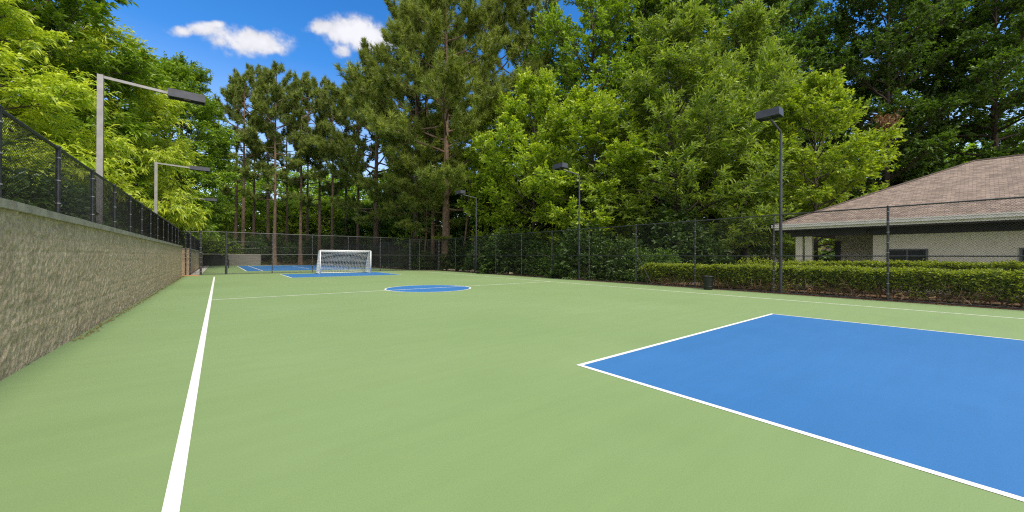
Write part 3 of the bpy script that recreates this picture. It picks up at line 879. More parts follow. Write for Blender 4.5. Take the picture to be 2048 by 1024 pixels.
def pine(name, seed, H, r, base, n_limb, mat, per, tl, tw, trunk_r, shape='round', gap=0.6, sub=7, droop=0.0, start=.35):
    rng = np.random.default_rng(seed)
    if shape == 'round': prof = lambda t: r * (math.sin(math.pi * (0.22 + 0.74 * t)) ** 0.7)
    else: prof = lambda t: r * (0.45 + .75 * math.sin(math.pi * (.15 + .75 * t))) * (1 - t ** 4 * .7)
    wood, A, D = skeleton(rng, H, trunk_r, base, prof, n_limb, lambda t: -0.05 + 0.75 * t, lambda t: 0.35 - droop, sub=sub, twig_gap=gap, lean=.012, start=start, spread=(.45, .95))
    # dead stubs on the bare trunk
    for k in range(10):
        z = base * rng.uniform(.35, 1); ph = rng.uniform(0, 6.28)
        d = np.array([math.cos(ph), math.sin(ph), rng.normal(.1, .2)])
        wood.tube(curve((0, 0, z), unit(d), rng.uniform(.5, 2.2), 4, .1, rng), np.linspace(.03, .008, 5), 3, False)
    rt = empty(name)
    wood.build('trunk', M['pine_bark'], rt)
    D = unit(D + np.array([0, 0, .45]))
    lf = MB()
    tufts(lf, rng, A, D, tl * rng.uniform(.75, 1.25, len(A)), per, tw)
    P2 = A - D * tl * .9 + rng.normal(0, .16, A.shape)
    tufts(lf, rng, P2, unit(D + rng.normal(0, .5, D.shape)), tl * rng.uniform(.6, 1.1, len(A)), per, tw)
    lf.build('crown', M[mat], rt)
    return rt

def put(proto, x, y, rz, label, cat, group=None, s=1.0, sz=None, used=set()):
    o = proto if proto.name not in used else copy_tree(proto)
    if o is proto: used.add(proto.name)
    place(o, x, y, rz, s, sz)
    tag(o, label, cat, group)
    return o

# ---- pines
pine_a = pine('pine_tree', 11, 30, 4.4, 13, 26, 'needle_far', 34, .5, .065, .27, 'far', .95, 5, start=.4)
pine_b = pine('pine_tree', 12, 30, 4.0, 16, 21, 'needle_far', 34, .5, .065, .24, 'far', .95, 5, start=.4)
pine_c = pine('pine_tree', 13, 29, 4.8, 9, 26, 'needle_far', 34, .5, .07, .27, 'far', .95, 5, start=.45)
far_rows = [  # column, depth, top row, prototype
    (470, 66, 150, pine_c), (486, 61, 140, pine_a), (508, 68, 132, pine_b), (536, 66, 138, pine_a), (549, 60, 128, pine_c), (573, 72, 165, pine_b),
    (601, 62, 142, pine_a), (615, 70, 160, pine_b), (640, 66, 158, pine_c), (664, 63, 168, pine_a), (690, 68, 165, pine_c), (716, 62, 150, pine_a)]
names = ['leftmost', 'second', 'third', 'fourth', 'fifth', 'sixth', 'seventh', 'eighth', 'ninth', 'tenth', 'eleventh', 'rightmost']
for k, (px, z, py, pr) in enumerate(far_rows):
    x, y = spot(px, z); h = high(py, z) - float(ground_z(x, y)); base_h = {pine_a: 30, pine_b: 30, pine_c: 29}[pr]
    lab = (names[k] + ' of the tall bare-trunked pines in the row beyond the far court') if k in (0, 11) else (names[k] + ' from the left of the tall bare-trunked pines beyond the far court')
    put(pr, x, y, 1.3 * k, lab, 'pine tree', 'tall pines beyond the far court', (h / base_h) ** .5, h / base_h)

big_a = pine('pine_tree', 21, 31, 8.4, 6.5, 44, 'needle', 46, .54, .055, .45, 'round', 1.0, 6, start=.4)
big_b = pine('pine_tree', 22, 33, 7.6, 12, 34, 'needle', 46, .54, .055, .42, 'round', 1.0, 6, start=.45)
for k, (px, z, py, pr, bh, rz, lab) in enumerate([
        (893, 42, -40, big_a, 31, 0.4, 'huge dense pine with a thick pale trunk just outside the corner gate'),
        (866, 44.5, 245, big_a, 31, 5.6, 'shorter golden-green pine in front of the huge dense pine at the corner'),
        (968, 47, -70, big_b, 33, 2.0, 'tall pine whose reddish upper trunk shows in a gap above the bright tree'),
        (832, 50, 10, big_a, 31, 3.1, 'broad dark pine behind the right post of the goal'),
        (752, 56, 112, big_a, 31, 5.0, 'bushy pine rising directly behind the soccer goal'),
        (1048, 54, -20, big_b, 33, 4.2, 'pine with open dark limbs beside the blue sky gap'),
        (850, 60, -10, big_b, 33, 1.1, 'pine mostly hidden behind the huge dense pine'),
        ]):
    x, y = spot(px, z); h = high(py, z) - float(ground_z(x, y))
    put(pr, x, y, rz, lab, 'pine tree', 'big pines beyond the corner', (h / bh) ** .7, h / bh)

# ---- broadleaved trees
bright = broad('leafy_tree', 31, 16, 5.6, 1.2, 52, 'leaf_bright', 9, .34, .17, .2, 'oval', .18, .42, .6, double=2, start=.4)
feather = broad('leafy_tree', 32, 19, 8.4, 1.2, 68, 'leaf_mid', 11, .42, .12, .26, 'full', .12, .55, .72, double=2, sub=8, start=.36)
tall_dark = broad('leafy_tree', 33, 30, 7.5, 6.0, 64, 'leaf_dark', 10, .36, .19, .36, 'oval', .22, .62, .6, sub=8, double=2)
tall_mid = broad('leafy_tree', 34, 30, 7.2, 9, 56, 'leaf_left', 10, .38, .21, .3, 'oval', .2, .55, .65, sub=8)
x, y = spot(1066, 38)
put(bright, x, y, 0.5, 'bright yellow-green leafy tree just behind the fence next to the dark pines', 'leafy tree', s=1.0, sz=(high(178, 38)) / 16)
x, y = spot(1003, 42)
put(bright, x, y, 5.3, 'bright leafy tree between the bright yellow-green tree and the far floodlight', 'leafy tree', s=.9, sz=high(212, 42) / 16)
x, y = spot(1632, 28)
put(bright, x, y, 2.5, 'small bright green tree behind the left end of the clubhouse roof', 'leafy tree', s=.74, sz=high(178, 28) / 16)
x, y = spot(1185, 32)
put(bright, x, y, 4.4, 'green leafy tree behind the middle floodlight pole', 'leafy tree', s=.95, sz=high(205, 32) / 16)
x, y = spot(1352, 31)
put(feather, x, y, 1.2, 'largest broad feathery green tree standing behind the hedge end', 'leafy tree', s=1.0, sz=high(62, 31) / 19)
x, y = spot(1490, 37)
put(feather, x, y, 3.6, 'feathery green tree behind the floodlight by the hedge', 'leafy tree', s=.95, sz=high(60, 37) / 19)
for (px, z, py, pr, rz, s, lab) in [
        (1180, 44, -45, tall_mid, 0.3, .95, 'tall tree with bits of blue sky showing through its crown'),
        (1098, 52, 38, tall_mid, 3.9, .8, 'green tree between the open-limbed pine and the tall airy tree'),
        (1262, 47, -70, tall_mid, 2.2, 1.0, 'tall tree behind the airy tree and the large feathery tree'),
        (1345, 46, -90, tall_dark, 1.0, 1.0, 'tall dark tree directly above the largest feathery tree'),
        (1480, 44, -110, tall_dark, 2.7, 1.0, 'tall dark tree high above the right floodlight'),
        (1585, 48, -40, tall_dark, 4.0, .85, 'dark tree just left of the small sky gap at the top right'),
        (1668, 50, 60, tall_dark, 5.1, .8, 'lower dark tree under the small sky gap at the top right'),
        (1775, 42, -120, tall_dark, 0.2, .95, 'towering dark tree behind the clubhouse roof'),
        (1880, 44, -60, tall_dark, 3.3, 1.0, 'dark tree behind the ridge of the clubhouse roof'),
        (1990, 40, -100, tall_dark, 1.9, 1.0, 'dark tree at the far right behind the clubhouse')]:
    x, y = spot(px, z); h = high(py, z) - float(ground_z(x, y))
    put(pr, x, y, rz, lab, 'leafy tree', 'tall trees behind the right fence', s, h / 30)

# a dead brown bough on the towering tree behind the clubhouse
tow = [o for o in col.objects if o.get('label', '').startswith('towering')][0]
x, y = spot(1772, 37.5)
bpy.context.view_layer.update()
db = MB(); rgd = np.random.default_rng(77)
dp = np.stack([rgd.normal(0, .55, 120), rgd.normal(0, .4, 120), -np.abs(rgd.normal(0, .8, 120))], -1)
inv = tow.matrix_basis.inverted()
dp = np.array([tuple(inv @ Vector((x + p[0], y + p[1], high(225, 37.5) + p[2]))) for p in dp])
sprays(db, rgd, dp, unit(rgd.normal(0, .6, dp.shape) + np.array([0, 0, -1.0])), np.full(120, .5), 7, .26, .07)
do = db.build('dead_bough', M['dead'], tow); do['label'] = 'dead brown bough'

# ---- left side
yellow = broad('leafy_tree', 41, 14, 6.2, 1.2, 62, 'leaf_yellow', 13, .36, .095, .2, 'cone', .5, .42, .75, lift=-.05, double=2, sub=9, start=.45)
fresh = broad('leafy_tree', 42, 20, 6.0, 2.0, 62, 'leaf_left', 11, .36, .14, .26, 'oval', .3, .5, .6, double=2, sub=8, start=.45)
put(yellow, -6.5, 41.8, 0.8, 'drooping yellow-green tree above the far end of the left wall', 'leafy tree', s=1.06, sz=1.16)
put(yellow, -9.2, 26.5, 3.0, 'drooping yellow-green tree behind the near floodlight arm', 'leafy tree', s=.95, sz=.86)
put(fresh, -4.4, 56.5, 1.9, 'fresh green tree between the drooping yellow tree and the far pines', 'leafy tree', s=.92, sz=1.0)
put(fresh, -3.6, 61, 4.9, 'green tree beside the leftmost far pine', 'leafy tree', s=.9, sz=1.12)
put(fresh, -10.8, 38.5, 0.2, 'tall green tree behind the drooping yellow tree', 'leafy tree', s=1.25, sz=1.22)
put(fresh, -14.5, 43.0, 3.3, 'tall green tree towering at the far left', 'leafy tree', s=1.25, sz=1.2)

# ---- shrubs and undergrowth
def shrub(name, seed, h, r, leaf, n, per, ll, lw, stems=6, flat=False):
    rng = np.random.default_rng(seed)
    rt = empty(name)
    wood = MB()
    for k in range(stems):
        ph = rng.uniform(0, 6.28); e = rng.uniform(.7, 1.4)
        d = np.array([math.cos(ph) * math.cos(e), math.sin(ph) * math.cos(e), math.sin(e)])
        c = curve((rng.normal(0, .12 * r), rng.normal(0, .12 * r), 0), d, h * rng.uniform(.6, 1), 6, .2, rng, .15)
        wood.tube(c, np.linspace(.02 + .006 * h, .006, len(c)), 4, False)
    wood.build('stems', M['bark'], rt)
    u = unit(rng.normal(0, 1, (n, 3))); u[:, 2] = np.abs(u[:, 2])
    rad = rng.uniform(.35, 1, n) ** .5
    lump = .78 + .3 * vnoise(np.arctan2(u[:, 1], u[:, 0]) * 2.2 + 10, u[:, 2] * 3.5, seed)
    P = u * np.array([r, r, h]) * (rad * lump)[:, None]
    P[:, 2] = np.maximum(P[:, 2], .05)
    lf = MB()
    sprays(lf, rng, P, unit(u + rng.normal(0, .5, u.shape)), np.full(n, .3 + .08 * r), per, ll, lw, flat=.65)
    lf.build('foliage', M[leaf], rt)
    return rt
sh_a = shrub('shrub', 51, 2.4, 1.6, 'leaf_thicket_shade', 520, 8, .20, .11)
sh_b = shrub('shrub', 52, 3.6, 1.9, 'leaf_thicket_shade', 620, 8, .24, .12)
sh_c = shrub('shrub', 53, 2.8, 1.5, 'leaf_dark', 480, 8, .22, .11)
sap = broad('sapling', 54, 7.5, 2.6, 1.6, 18, 'leaf_bright', 8, .26, .13, .06, 'oval', .2, .4, .5)
rg = np.random.default_rng(5)
k = 0
# behind the right fence
for yy in np.arange(12.6, 38, 1.35):
    pr = (sh_a, sh_b, sh_c)[int(rg.integers(0, 3))]
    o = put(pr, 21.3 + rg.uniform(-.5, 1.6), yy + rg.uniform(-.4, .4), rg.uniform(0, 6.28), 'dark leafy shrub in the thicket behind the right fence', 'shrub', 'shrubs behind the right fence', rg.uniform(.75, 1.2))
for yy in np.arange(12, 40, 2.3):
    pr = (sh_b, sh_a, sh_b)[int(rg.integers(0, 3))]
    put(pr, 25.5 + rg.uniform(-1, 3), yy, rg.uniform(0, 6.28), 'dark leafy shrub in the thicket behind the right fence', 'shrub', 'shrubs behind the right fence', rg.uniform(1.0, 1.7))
# along the right and back of the far court
for yy in np.arange(41, 76, 2.1):
    pr = (sh_a, sh_b, sh_c)[int(rg.integers(0, 3))]
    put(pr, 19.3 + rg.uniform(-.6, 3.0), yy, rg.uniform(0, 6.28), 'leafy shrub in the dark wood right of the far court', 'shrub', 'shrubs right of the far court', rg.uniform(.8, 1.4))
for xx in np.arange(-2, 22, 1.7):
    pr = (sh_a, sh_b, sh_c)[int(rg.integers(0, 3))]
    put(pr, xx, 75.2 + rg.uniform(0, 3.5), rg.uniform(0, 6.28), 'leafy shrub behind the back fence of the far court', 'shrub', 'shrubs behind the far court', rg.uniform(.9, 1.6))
for (px, z, lab) in ((668, 78, 'sapling with light green leaves between the far pine trunks above the goal'), (590, 77, 'sapling with light green leaves left of the goal among far pine trunks'),
                     (760, 66, 'sapling with light green leaves in the dark wood right of the goal'), (640, 84, 'slender sapling deepest among the pine trunks behind the goal'),
                     (985, 41, 'light green sapling in the shade of the big pines'), (830, 52, 'leafy sapling hanging over the corner gate')):
    x, y = spot(px, z); put(sap, x, y, px * .1, lab, 'sapling', None, z / 60 + .1)
rounded = shrub('shrub', 55, 1.5, 1.3, 'leaf_mid', 420, 8, .16, .08)
put(rounded, -.7, 74.3, 0, 'rounded pale green shrub on the bank behind the far corner', 'shrub', None, 2.4, 2.0)
put(shrub('low_shrub', 56, 1.45, 1.55, 'hedge', 700, 9, .15, .05), 22.1, 7.35, 0, 'low spreading bright shrub poking above the hedge by the floodlight', 'shrub', None, 1.0)
# planting on the bank behind the left wall
for yy in np.arange(8, 36, 2.4):
    pr = (sh_c, sh_a)[int(rg.integers(0, 2))]
    put(pr, -4.2 - rg.uniform(0, 1.4), yy, rg.uniform(0, 6.28), 'leafy shrub on the bank behind the left wall fence', 'shrub', 'shrubs behind the left wall', rg.uniform(.6, .95))
for yy in np.arange(41, 72, 3.4):
    put((sh_c, sh_a)[int(rg.integers(0, 2))], -4.4 - rg.uniform(0, 1), yy, rg.uniform(0, 6.28), 'leafy shrub on the bank beside the far court', 'shrub', 'shrubs beside the far court', rg.uniform(.7, 1.1))

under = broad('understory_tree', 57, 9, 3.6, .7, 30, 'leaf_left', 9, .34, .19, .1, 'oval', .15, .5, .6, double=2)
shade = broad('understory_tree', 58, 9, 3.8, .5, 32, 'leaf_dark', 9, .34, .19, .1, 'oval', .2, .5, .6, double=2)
for k, (px, z, s, sz) in enumerate([(420, 66, 1, 1), (452, 76, 1, 1.2), (520, 80, 1.1, 1.2), (565, 78, 1.1, 1.1), (610, 82, 1.1, 1.2), (655, 80, 1.2, 1.15), (690, 84, 1.2, 1.3),
                                    (725, 80, 1.2, 1.2), (765, 84, 1.2, 1.3), (485, 84, 1.1, 1.4), (590, 90, 1.2, 1.6), (820, 80, 1.2, 1.3)]):
    x, y = spot(px, z)
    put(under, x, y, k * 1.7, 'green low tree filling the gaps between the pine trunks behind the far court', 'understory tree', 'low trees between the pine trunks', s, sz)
for k, (px, z, s, sz) in enumerate([(700, 70, 1, .9), (745, 68, 1, 1.1), (790, 62, 1.1, 1.2), (835, 58, 1.1, 1.3), (880, 54, 1.1, 1.3), (925, 50, 1.0, 1.2), (975, 46, 1.0, 1.0), (1010, 44, 1.0, .9),
                                    (1090, 41, 1, .9), (1140, 40, 1, 1.0), (1200, 42, 1.1, 1.0), (1260, 41, 1.1, .95), (1320, 40, 1.1, 1.0), (1400, 41, 1.1, .9), (1470, 42, 1.1, .9), (1540, 43, 1.1, .8),
                                    (1610, 45, 1.2, .9), (1690, 47, 1.2, 1.0), (1780, 50, 1.3, 1.2)]):
    x, y = spot(px, z)
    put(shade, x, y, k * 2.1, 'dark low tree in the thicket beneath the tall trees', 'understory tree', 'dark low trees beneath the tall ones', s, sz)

# ---- slim trunks inside the dark wood by the corner gate
def slim_trunk(seed, h):
    rng = np.random.default_rng(seed); rt = empty('slim_tree')
    w = MB(); c = curve((0, 0, -.05), (rng.normal(0, .05), rng.normal(0, .05), 1), h, 12, 0, rng, .035)
    w.tube(c, np.linspace(.11, .03, 13), 7)
    tips = []
    for k in range(12):
        i = int(rng.integers(5, 12)); ph = rng.uniform(0, 6.28)
        b = curve(c[i], unit(np.array([math.cos(ph), math.sin(ph), .4])), rng.uniform(1, 2.4), 4, 0, rng)
        w.tube(b, np.linspace(.025, .006, 5), 3, False); tips += [b[2], b[3], b[4]]
    w.build('trunk', M['pine_bark'], rt)
    lf = MB(); tips = np.array(tips); sprays(lf, rng, tips, unit(rng.normal(0, 1, tips.shape)), np.full(len(tips), .6), 9, .26, .13)
    lf.build('crown', M['leaf_dark'], rt)
    return rt
st_ = [slim_trunk(61, 9), slim_trunk(62, 10)]
for k, (px, z) in enumerate([(781, 66), (798, 60), (826, 49), (838, 46), (851, 44), (862, 47), (872, 50), (921, 41), (941, 44), (700, 78), (640, 80), (735, 72), (1010, 38)]):
    x, y = spot(px, z)
    put(st_[k % 2], x, y, k * 1.1, 'slim bare-stemmed young tree in the dark wood by the corner gate', 'tree', 'slim trees in the dark wood', rg.uniform(.8, 1.15))

# ---- woodland that reads as one mass
def woodland():
    rng = np.random.default_rng(71); lf = MB()
    def mass(P, per, size, ll, lw):
        sprays(lf, rng, P, unit(rng.normal(0, 1, P.shape) + np.array([0, 0, .2])), size * rng.uniform(.7, 1.3, len(P)), per, ll, lw, flat=.5)
    def belt(px0, px1, z0, z1, h0, h1, n):
        """clumped crowns between two depths"""
        cs = n // 45
        px = rng.uniform(px0, px1, cs); z = rng.uniform(z0, z1, cs)
        out = []
        for a, b in zip(px, z):
            x, y = spot(a, b); hh = rng.uniform(h0, h1); g = float(ground_z(x, y))
            u = unit(rng.normal(0, 1, (45, 3))); rr = rng.uniform(.5, 1, 45)[:, None]
            out.append(np.array([x, y, g + hh]) + u * rr * np.array([2.6, 2.6, 2.0]))
        P = np.vstack(out); P[:, 2] = np.maximum(P[:, 2], .1)
        return P
    mass(belt(180, 840, 86, 100, .5, 19, 15000), 7, 1.0, .6, .36)
    mass(belt(780, 1350, 58, 75, 0.5, 17, 11000), 7, .9, .55, .32)
    mass(belt(1300, 2150, 50, 64, .5, 18, 8000), 7, .9, .55, .32)
    mass(belt(-150, 230, 40, 60, 2.0, 16, 4500), 7, .9, .55, .32)
    o = lf.build('woodland', M['leaf_left'])
    tag(o, 'distant mass of woodland foliage between the trunks', 'woodland', kind='stuff')
woodland()

def undergrowth():
    rng = np.random.default_rng(72); lf = MB()
    def scatter(x0, x1, y0, y1, n, h):
        x = rng.uniform(x0, x1, n); y = rng.uniform(y0, y1, n)
        P = np.stack([x, y, ground_z(x, y) + rng.uniform(0, h, n)], -1)
        sprays(lf, rng, P, unit(rng.normal(0, 1, P.shape) * np.array([1, 1, .5]) + np.array([0, 0, .5])), np.full(n, .3), 6, .16, .09)
    scatter(20.0, 30, 12.5, 40, 2600, .4)
    scatter(17.3, 26, 40, 80, 2200, .5)
    scatter(-3, 18, 73.6, 84, 1800, .5)
    scatter(-9, -2.6, 6, 35.8, 2400, .45)
    scatter(-8, -2.6, 39.5, 72, 900, .5)
    tag(lf.build('undergrowth', M['leaf_dark']), 'low leafy ground cover under the trees', 'undergrowth', kind='stuff')
undergrowth()

def litter():
    rng = np.random.default_rng(73); lf = MB()
    n = 5200
    y = rng.uniform(-6, 37, n); x = FX + rng.normal(.25, .28, n)
    P = np.stack([x, y, np.full(n, .012)], -1)
    d = rng.normal(0, 1, (n, 3)); d[:, 2] = 0
    leaves(lf, P + np.array([0, 0, .01]), unit(d), unit(np.array([0, 0, 1.0]) + rng.normal(0, .3, (n, 3))), rng.uniform(.05, .12, n), rng.uniform(.03, .06, n), rng.uniform(0, 1, n), -.1)
    def few(x, y):
        m = len(x); d = rng.normal(0, 1, (m, 3)); d[:, 2] = 0
        leaves(lf, np.stack([x, y, np.full(m, .018)], -1), unit(d), unit(np.array([0, 0, 1.0]) + rng.normal(0, .3, (m, 3))), rng.uniform(.03, .075, m), rng.uniform(.015, .035, m), rng.uniform(0, 1, m), -.1)
    few(WX + .05 + np.abs(rng.normal(0, .05, 1000)), rng.uniform(10, 36.3, 1000))
    few(WX + .05 + np.abs(rng.normal(0, .3, 30)), rng.uniform(14, 36.3, 30))
    few(FX - np.abs(rng.normal(0, .6, 260)) - .1, rng.uniform(-4, 36, 260))
    few(rng.uniform(-2, 18, 36), rng.uniform(9, 36, 36))
    tag(lf.build('leaf_litter', M['dead']), 'dry brown leaf litter along the right fence and the wall foot', 'leaf litter', kind='stuff')
litter()

# ------------------------------------------------------------------ hedges
def hedge(name, x0, x1, y0, y1, h, seed, n_leaf, label, bare=0.35):
    rng = np.random.default_rng(seed)
    rt = empty(name, ((x0 + x1) / 2, (y0 + y1) / 2, 0)); tag(rt, label, 'hedge')
    cx, cy = (x0 + x1) / 2, (y0 + y1) / 2
    # bare crooked stems
    st = MB()
    for y in np.arange(y0 + .2, y1, .34):
        for k in range(4):
            p = (rng.uniform(-.42, -.05) * (x1 - x0), y - cy + rng.normal(0, .1), -.03)
            e = rng.uniform(.6, 1.3); ph = rng.uniform(0, 6.28)
            c = curve(p, (math.cos(ph) * math.cos(e), math.sin(ph) * math.cos(e), math.sin(e)), h * rng.uniform(.65, .95), 6, .3, rng, .3)
            st.tube(c, np.linspace(rng.uniform(.016, .034), .006, 7), 4, False)
            for _ in range(3):
                i = int(rng.integers(1, 6)); ph = rng.uniform(0, 6.28)
                b = curve(c[i], unit(np.array([math.cos(ph), math.sin(ph), rng.uniform(-.2, .9)])), rng.uniform(.2, .45), 3, .2, rng, .25)
                st.tube(b, [.009, .008, .006, .004], 3, False)
    st.build('stems', M['hedge_stem'], rt)
    # clipped leafy shell: full on top, thinning towards the foot
    n = n_leaf
    w = rng.uniform(0, 1, n)
    top = w < .45; fr = (w >= .45) & (w < .8)
    X = rng.uniform(x0, x1, n); Y = rng.uniform(y0, y1, n); Z = h - np.abs(rng.normal(0, .05, n))
    zf = h * (1 - (1 - bare * .25) * rng.uniform(0, 1, n) ** 1.5)
    keep = rng.uniform(0, 1, n) < np.clip((zf / h - .12) / (bare + .15), .07, 1) * (0.15 + 1.4 * vnoise(Y * 1.4, zf * 2.5, seed) ** 1.5)
    X = np.where(fr, x0 + np.abs(rng.normal(0, .1, n)), X); Z = np.where(top, Z, zf)
    bk = ~(top | fr); X = np.where(bk, rng.uniform(x0 + .1, x1, n), X)
    keep |= top
    Z = Z + .13 * (vnoise(Y * 1.6, X * 2.2, seed + 1) - .5) + .10 * (vnoise(Y * 6, X * 6, seed + 2) - .5)
    endt = np.clip(np.minimum(Y - y0, y1 - Y) / .5, 0, 1); Z = Z * (.75 + .25 * endt ** .5)
    X = X + .30 * (vnoise(Y * 1.7, Z * 2.4, seed + 3) - .5)
    P = np.stack([X - cx, Y - cy, Z], -1)[keep]
    ni = n // 4
    P = np.vstack([P, np.stack([rng.uniform(-.1, .45, ni) * (x1 - x0), rng.uniform(y0, y1, ni) - cy, rng.uniform(.30, .9, ni) * h], -1)])
    m = len(P)
    D = rng.normal(0, 1, (m, 3)) + np.array([-.45, 0, .7])
    lf = MB()
    sprays(lf, rng, P, unit(D), np.full(m, .12), 5, .10, .05, flat=.6, droop=.1)
    lf.build('foliage', M['hedge'], rt)
    return rt
hedge('hedge', 19.75, 21.1, -5.0, 12.5, 1.05, 81, 21000, 'long clipped green hedge with bare brown stems directly behind the right fence')
hedge('hedge', 22.2, 23.1, -5.0, 6.4, 1.28, 82, 9000, 'second reddish-tipped hedge under the clubhouse wall', .1)

# ------------------------------------------------------------------ rocks by the corner
rr_ = np.random.default_rng(91)
def rock():
    mb = MB(); m, n = 6, 9
    V = []
    for i in range(m + 1):
        for j in range(n):
            th = math.pi * i / m; ph = 2 * math.pi * j / n; k = rr_.uniform(.75, 1.15)
            V.append((k * math.sin(th) * math.cos(ph), .65 * k * math.sin(th) * math.sin(ph), .5 * k * math.cos(th)))
    mb.add(V, [(i * n + j, (i + 1) * n + j, (i + 1) * n + (j + 1) % n, i * n + (j + 1) % n) for i in range(m) for j in range(n)])
    return mb.build('rock', M['rock'])
rocks = [rock(), rock()]
used_r = set()
for k in range(26):
    pr = rocks[k % 2]
    o = pr if k < 2 else pr.copy()
    if k >= 2: col.objects.link(o)
    if k < 15:
        y = 25.5 + k * .78 + rr_.uniform(-.3, .3); x = FX + .45 + rr_.uniform(0, .5)
    else:
        y = 43 + (k - 15) * 2.4; x = 17.1 + rr_.uniform(0, .5)
    s = rr_.uniform(.14, .30)
    o.location = (x, y, .07 * s / .2); o.scale = (s * 1.3, s, s); o.rotation_euler = (0, 0, rr_.uniform(0, 6.28))
    tag(o, 'pale stone on the clay edge near the corner gate' if k < 15 else 'pale stone at the right edge of the far court', 'rock', 'stones by the corner gate' if k < 15 else 'stones beside the far court')

# ------------------------------------------------------------------ sky, clouds and sun
SUN_AZ, SUN_EL = math.atan2(-1.0, 0.05), R_(52)      # direction to the sun in plan
w = bpy.data.worlds.new('World'); sc.world = w; w.use_nodes = True
nt = w.node_tree; nt.nodes.clear()
out = nt.nodes.new('ShaderNodeOutputWorld'); bg = nt.nodes.new('ShaderNodeBackground')
sky = nt.nodes.new('ShaderNodeTexSky'); sky.sky_type = 'NISHITA'; sky.sun_disc = False
sky.sun_elevation = SUN_EL; sky.sun_rotation = math.pi / 2 - SUN_AZ
sky.air_density = 1.0; sky.dust_density = 0.7; sky.ozone_density = 3.0; sky.altitude = 200
hs = nt.nodes.new('ShaderNodeHueSaturation'); hs.inputs['Value'].default_value = 1.18; hs.inputs['Hue'].default_value = 0.505
nt.links.new(sky.outputs[0], hs.inputs['Color'])
tc = nt.nodes.new('ShaderNodeTexCoord')

def vmath(op, a, b=None):
    n = nt.nodes.new('ShaderNodeVectorMath'); n.operation = op
    if hasattr(a, 'is_linked'): nt.links.new(a, n.inputs[0])
    else: n.inputs[0].default_value = a
    if b is not None:
        if hasattr(b, 'is_linked'): nt.links.new(b, n.inputs[1])
        else: n.inputs[1].default_value = b
    return n
def fm(op, a, b=None, c=None, clamp=False):
    n = nt.nodes.new('ShaderNodeMath'); n.operation = op; n.use_clamp = clamp
    for i, v in enumerate((a, b, c)):
        if v is None: continue
        if hasattr(v, 'is_linked'): nt.links.new(v, n.inputs[i])
        else: n.inputs[i].default_value = v
    return n.outputs[0]
dirn = tc.outputs['Generated']
# the blue is deep overhead and pales into haze near the horizon
sepz = nt.nodes.new('ShaderNodeSeparateXYZ'); nt.links.new(dirn, sepz.inputs[0])
sr = nt.nodes.new('ShaderNodeMapRange'); sr.inputs['From Min'].default_value = .10; sr.inputs['From Max'].default_value = .42; sr.inputs['To Min'].default_value = .80; sr.inputs['To Max'].default_value = 1.36
nt.links.new(sepz.outputs['Z'], sr.inputs['Value']); nt.links.new(sr.outputs['Result'], hs.inputs['Saturation'])
def wnoise(scale, detail, rough, off=0.0):
    n = nt.nodes.new('ShaderNodeTexNoise'); n.inputs['Scale'].default_value = scale; n.inputs['Detail'].default_value = detail; n.inputs['Roughness'].default_value = rough
    mp = vmath('ADD', dirn, (off, off * .7, -off)); nt.links.new(mp.outputs[0], n.inputs['Vector'])
    return n.outputs['Fac']
nz1 = wnoise(9.0, 8, .6); nz2 = wnoise(26.0, 6, .62, 3.1)
# cumulus puffs: (direction column, row, half width, half height) as directions in the sky
puffs = [(500, 85, 80, 26, 0, 1.0), (450, 84, 42, 13, 0, .8), (535, 98, 45, 14, 0, .9), (405, 58, 56, 14, 0, .72), (368, 62, 34, 13, 0, .75), (425, 50, 28, 9, 0, .7),
         (700, 62, 62, 26, 0, 1.0), (735, 78, 55, 24, 0, 1.0), (645, 54, 40, 16, 0, .9), (684, 101, 20, 14, 0, .8), (1098, 2, 22, 8, 0, .45),
         (120, 60, 90, 30, 0, .8), (1660, -40, 40, 20, 0, .6)]
tot = None
for (px, py, hw, hh, ro, k) in puffs:
    c = (Fv + Rr * ((px - 1024) / F_PX) - Ur * ((py - 512) / F_PX)).normalized()
    r = (Rr - c * c.dot(Rr)).normalized(); u = r.cross(c)
    dep = math.sqrt(1 + ((px - 1024) / F_PX) ** 2 + ((py - 512) / F_PX) ** 2)
    aw = hw / F_PX / dep ** 1.5; ah = hh / F_PX / dep ** 1.2
    du = vmath('DOT_PRODUCT', dirn, tuple(r / aw)).outputs['Value']; dv = vmath('DOT_PRODUCT', dirn, tuple(u / ah)).outputs['Value']
    fc = vmath('DOT_PRODUCT', dirn, tuple(c)).outputs['Value']
    r2 = fm('ADD', fm('MULTIPLY', du, du), fm('MULTIPLY', dv, dv))
    g = fm('MULTIPLY', fm('POWER', 2.718, fm('MULTIPLY', r2, -0.9)), fm('GREATER_THAN', fc, 0.0))
    g = fm('MULTIPLY', g, k)
    tot = g if tot is None else fm('MAXIMUM', tot, g)
nn = fm('ADD', fm('MULTIPLY', fm('SUBTRACT', nz1, .5), 2.8), fm('MULTIPLY', fm('SUBTRACT', nz2, .5), 1.7))
dens = fm('ADD', tot, fm('MULTIPLY', nn, fm('MINIMUM', fm('MULTIPLY', tot, 1.8), .7)))
mr = nt.nodes.new('ShaderNodeMapRange'); mr.interpolation_type = 'SMOOTHSTEP'
mr.inputs['From Min'].default_value = .20; mr.inputs['From Max'].default_value = .80; mr.inputs['To Max'].default_value = .97
nt.links.new(dens, mr.inputs['Value'])
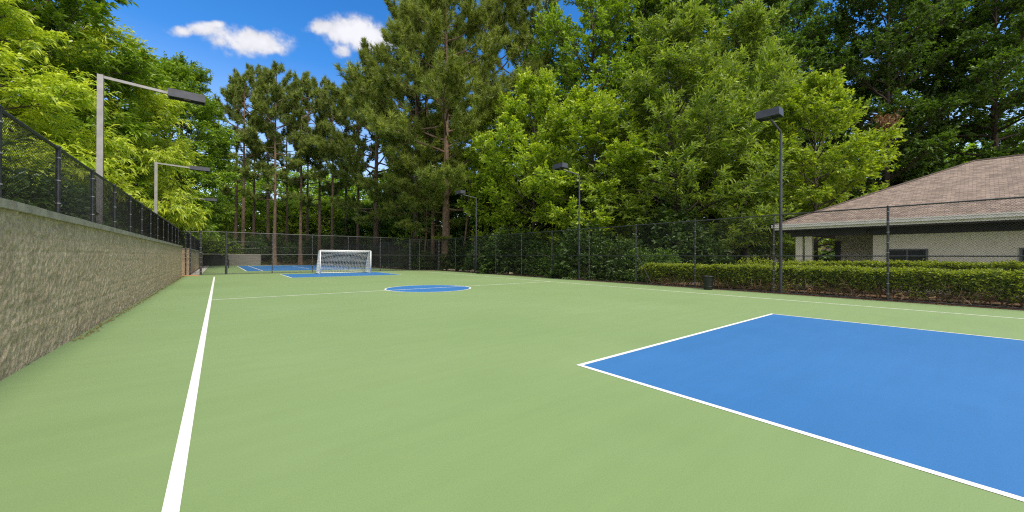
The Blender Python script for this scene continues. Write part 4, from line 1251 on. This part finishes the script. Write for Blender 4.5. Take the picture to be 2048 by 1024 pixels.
# unseen white cloud bank added overhead and behind the camera as neutral fill light
fill_cloud_dir = Vector((-Fv.x * .68, -Fv.y * .68, .73)).normalized()
dk = fm('ADD', vmath('DOT_PRODUCT', dirn, tuple(fill_cloud_dir)).outputs['Value'], fm('MULTIPLY', fm('SUBTRACT', wnoise(3.0, 5, .55, 1.3), .5), .5))
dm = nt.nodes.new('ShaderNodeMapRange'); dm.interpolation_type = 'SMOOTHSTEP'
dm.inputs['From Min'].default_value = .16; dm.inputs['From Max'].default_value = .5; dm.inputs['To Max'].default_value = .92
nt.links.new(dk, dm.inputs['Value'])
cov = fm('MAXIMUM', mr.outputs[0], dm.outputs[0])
mx = nt.nodes.new('ShaderNodeMix'); mx.data_type = 'RGBA'
nt.links.new(cov, mx.inputs[0]); nt.links.new(hs.outputs[0], mx.inputs[6]); 
cr = nt.nodes.new('ShaderNodeMapRange'); cr.inputs['From Min'].default_value = .35; cr.inputs['From Max'].default_value = 1.1; cr.inputs['To Min'].default_value = 3.5; cr.inputs['To Max'].default_value = 4.7
nt.links.new(fm('ADD', dens, fm('MULTIPLY', fm('SUBTRACT', wnoise(17.0, 6, .6, 7.7), .5), 1.2)), cr.inputs['Value'])
cv = fm('MULTIPLY', cr.outputs[0], fm('ADD', 1.0, fm('MULTIPLY', dm.outputs[0], .45)))  # the added fill cloud is made brighter than the puffs
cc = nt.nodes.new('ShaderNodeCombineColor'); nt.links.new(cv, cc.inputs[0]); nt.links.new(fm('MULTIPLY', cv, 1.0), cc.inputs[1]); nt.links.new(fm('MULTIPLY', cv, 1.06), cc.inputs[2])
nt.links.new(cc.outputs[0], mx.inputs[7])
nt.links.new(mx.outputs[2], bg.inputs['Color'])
bg.inputs['Strength'].default_value = 0.15
nt.links.new(bg.outputs[0], out.inputs['Surface'])

sun_d = bpy.data.lights.new('sun', 'SUN'); sun_d.energy = 3.4; sun_d.angle = R_(22); sun_d.color = (1.0, 0.93, 0.80)
sun = link(bpy.data.objects.new('sun', sun_d))
sd = Vector((math.cos(SUN_AZ) * math.cos(SUN_EL), math.sin(SUN_AZ) * math.cos(SUN_EL), math.sin(SUN_EL)))
sun.rotation_euler = sd.to_track_quat('Z', 'Y').to_euler()
sun.location = (0, 0, 60)

# ------------------------------------------------------------------ render settings
sc.render.engine = 'CYCLES'
sc.view_settings.view_transform = 'Standard'
sc.view_settings.look = 'None'
sc.view_settings.exposure = 0.45
sc.view_settings.gamma = 1.0
cy = sc.cycles
cy.max_bounces = 7; cy.diffuse_bounces = 4; cy.glossy_bounces = 2; cy.transmission_bounces = 4; cy.transparent_max_bounces = 4
cy.use_denoising = False
cy.sample_clamp_indirect = 6
cy.pixel_filter_type = 'BLACKMAN_HARRIS'; cy.filter_width = 1.15
cy.use_adaptive_sampling = True
cy.adaptive_threshold = 0.01
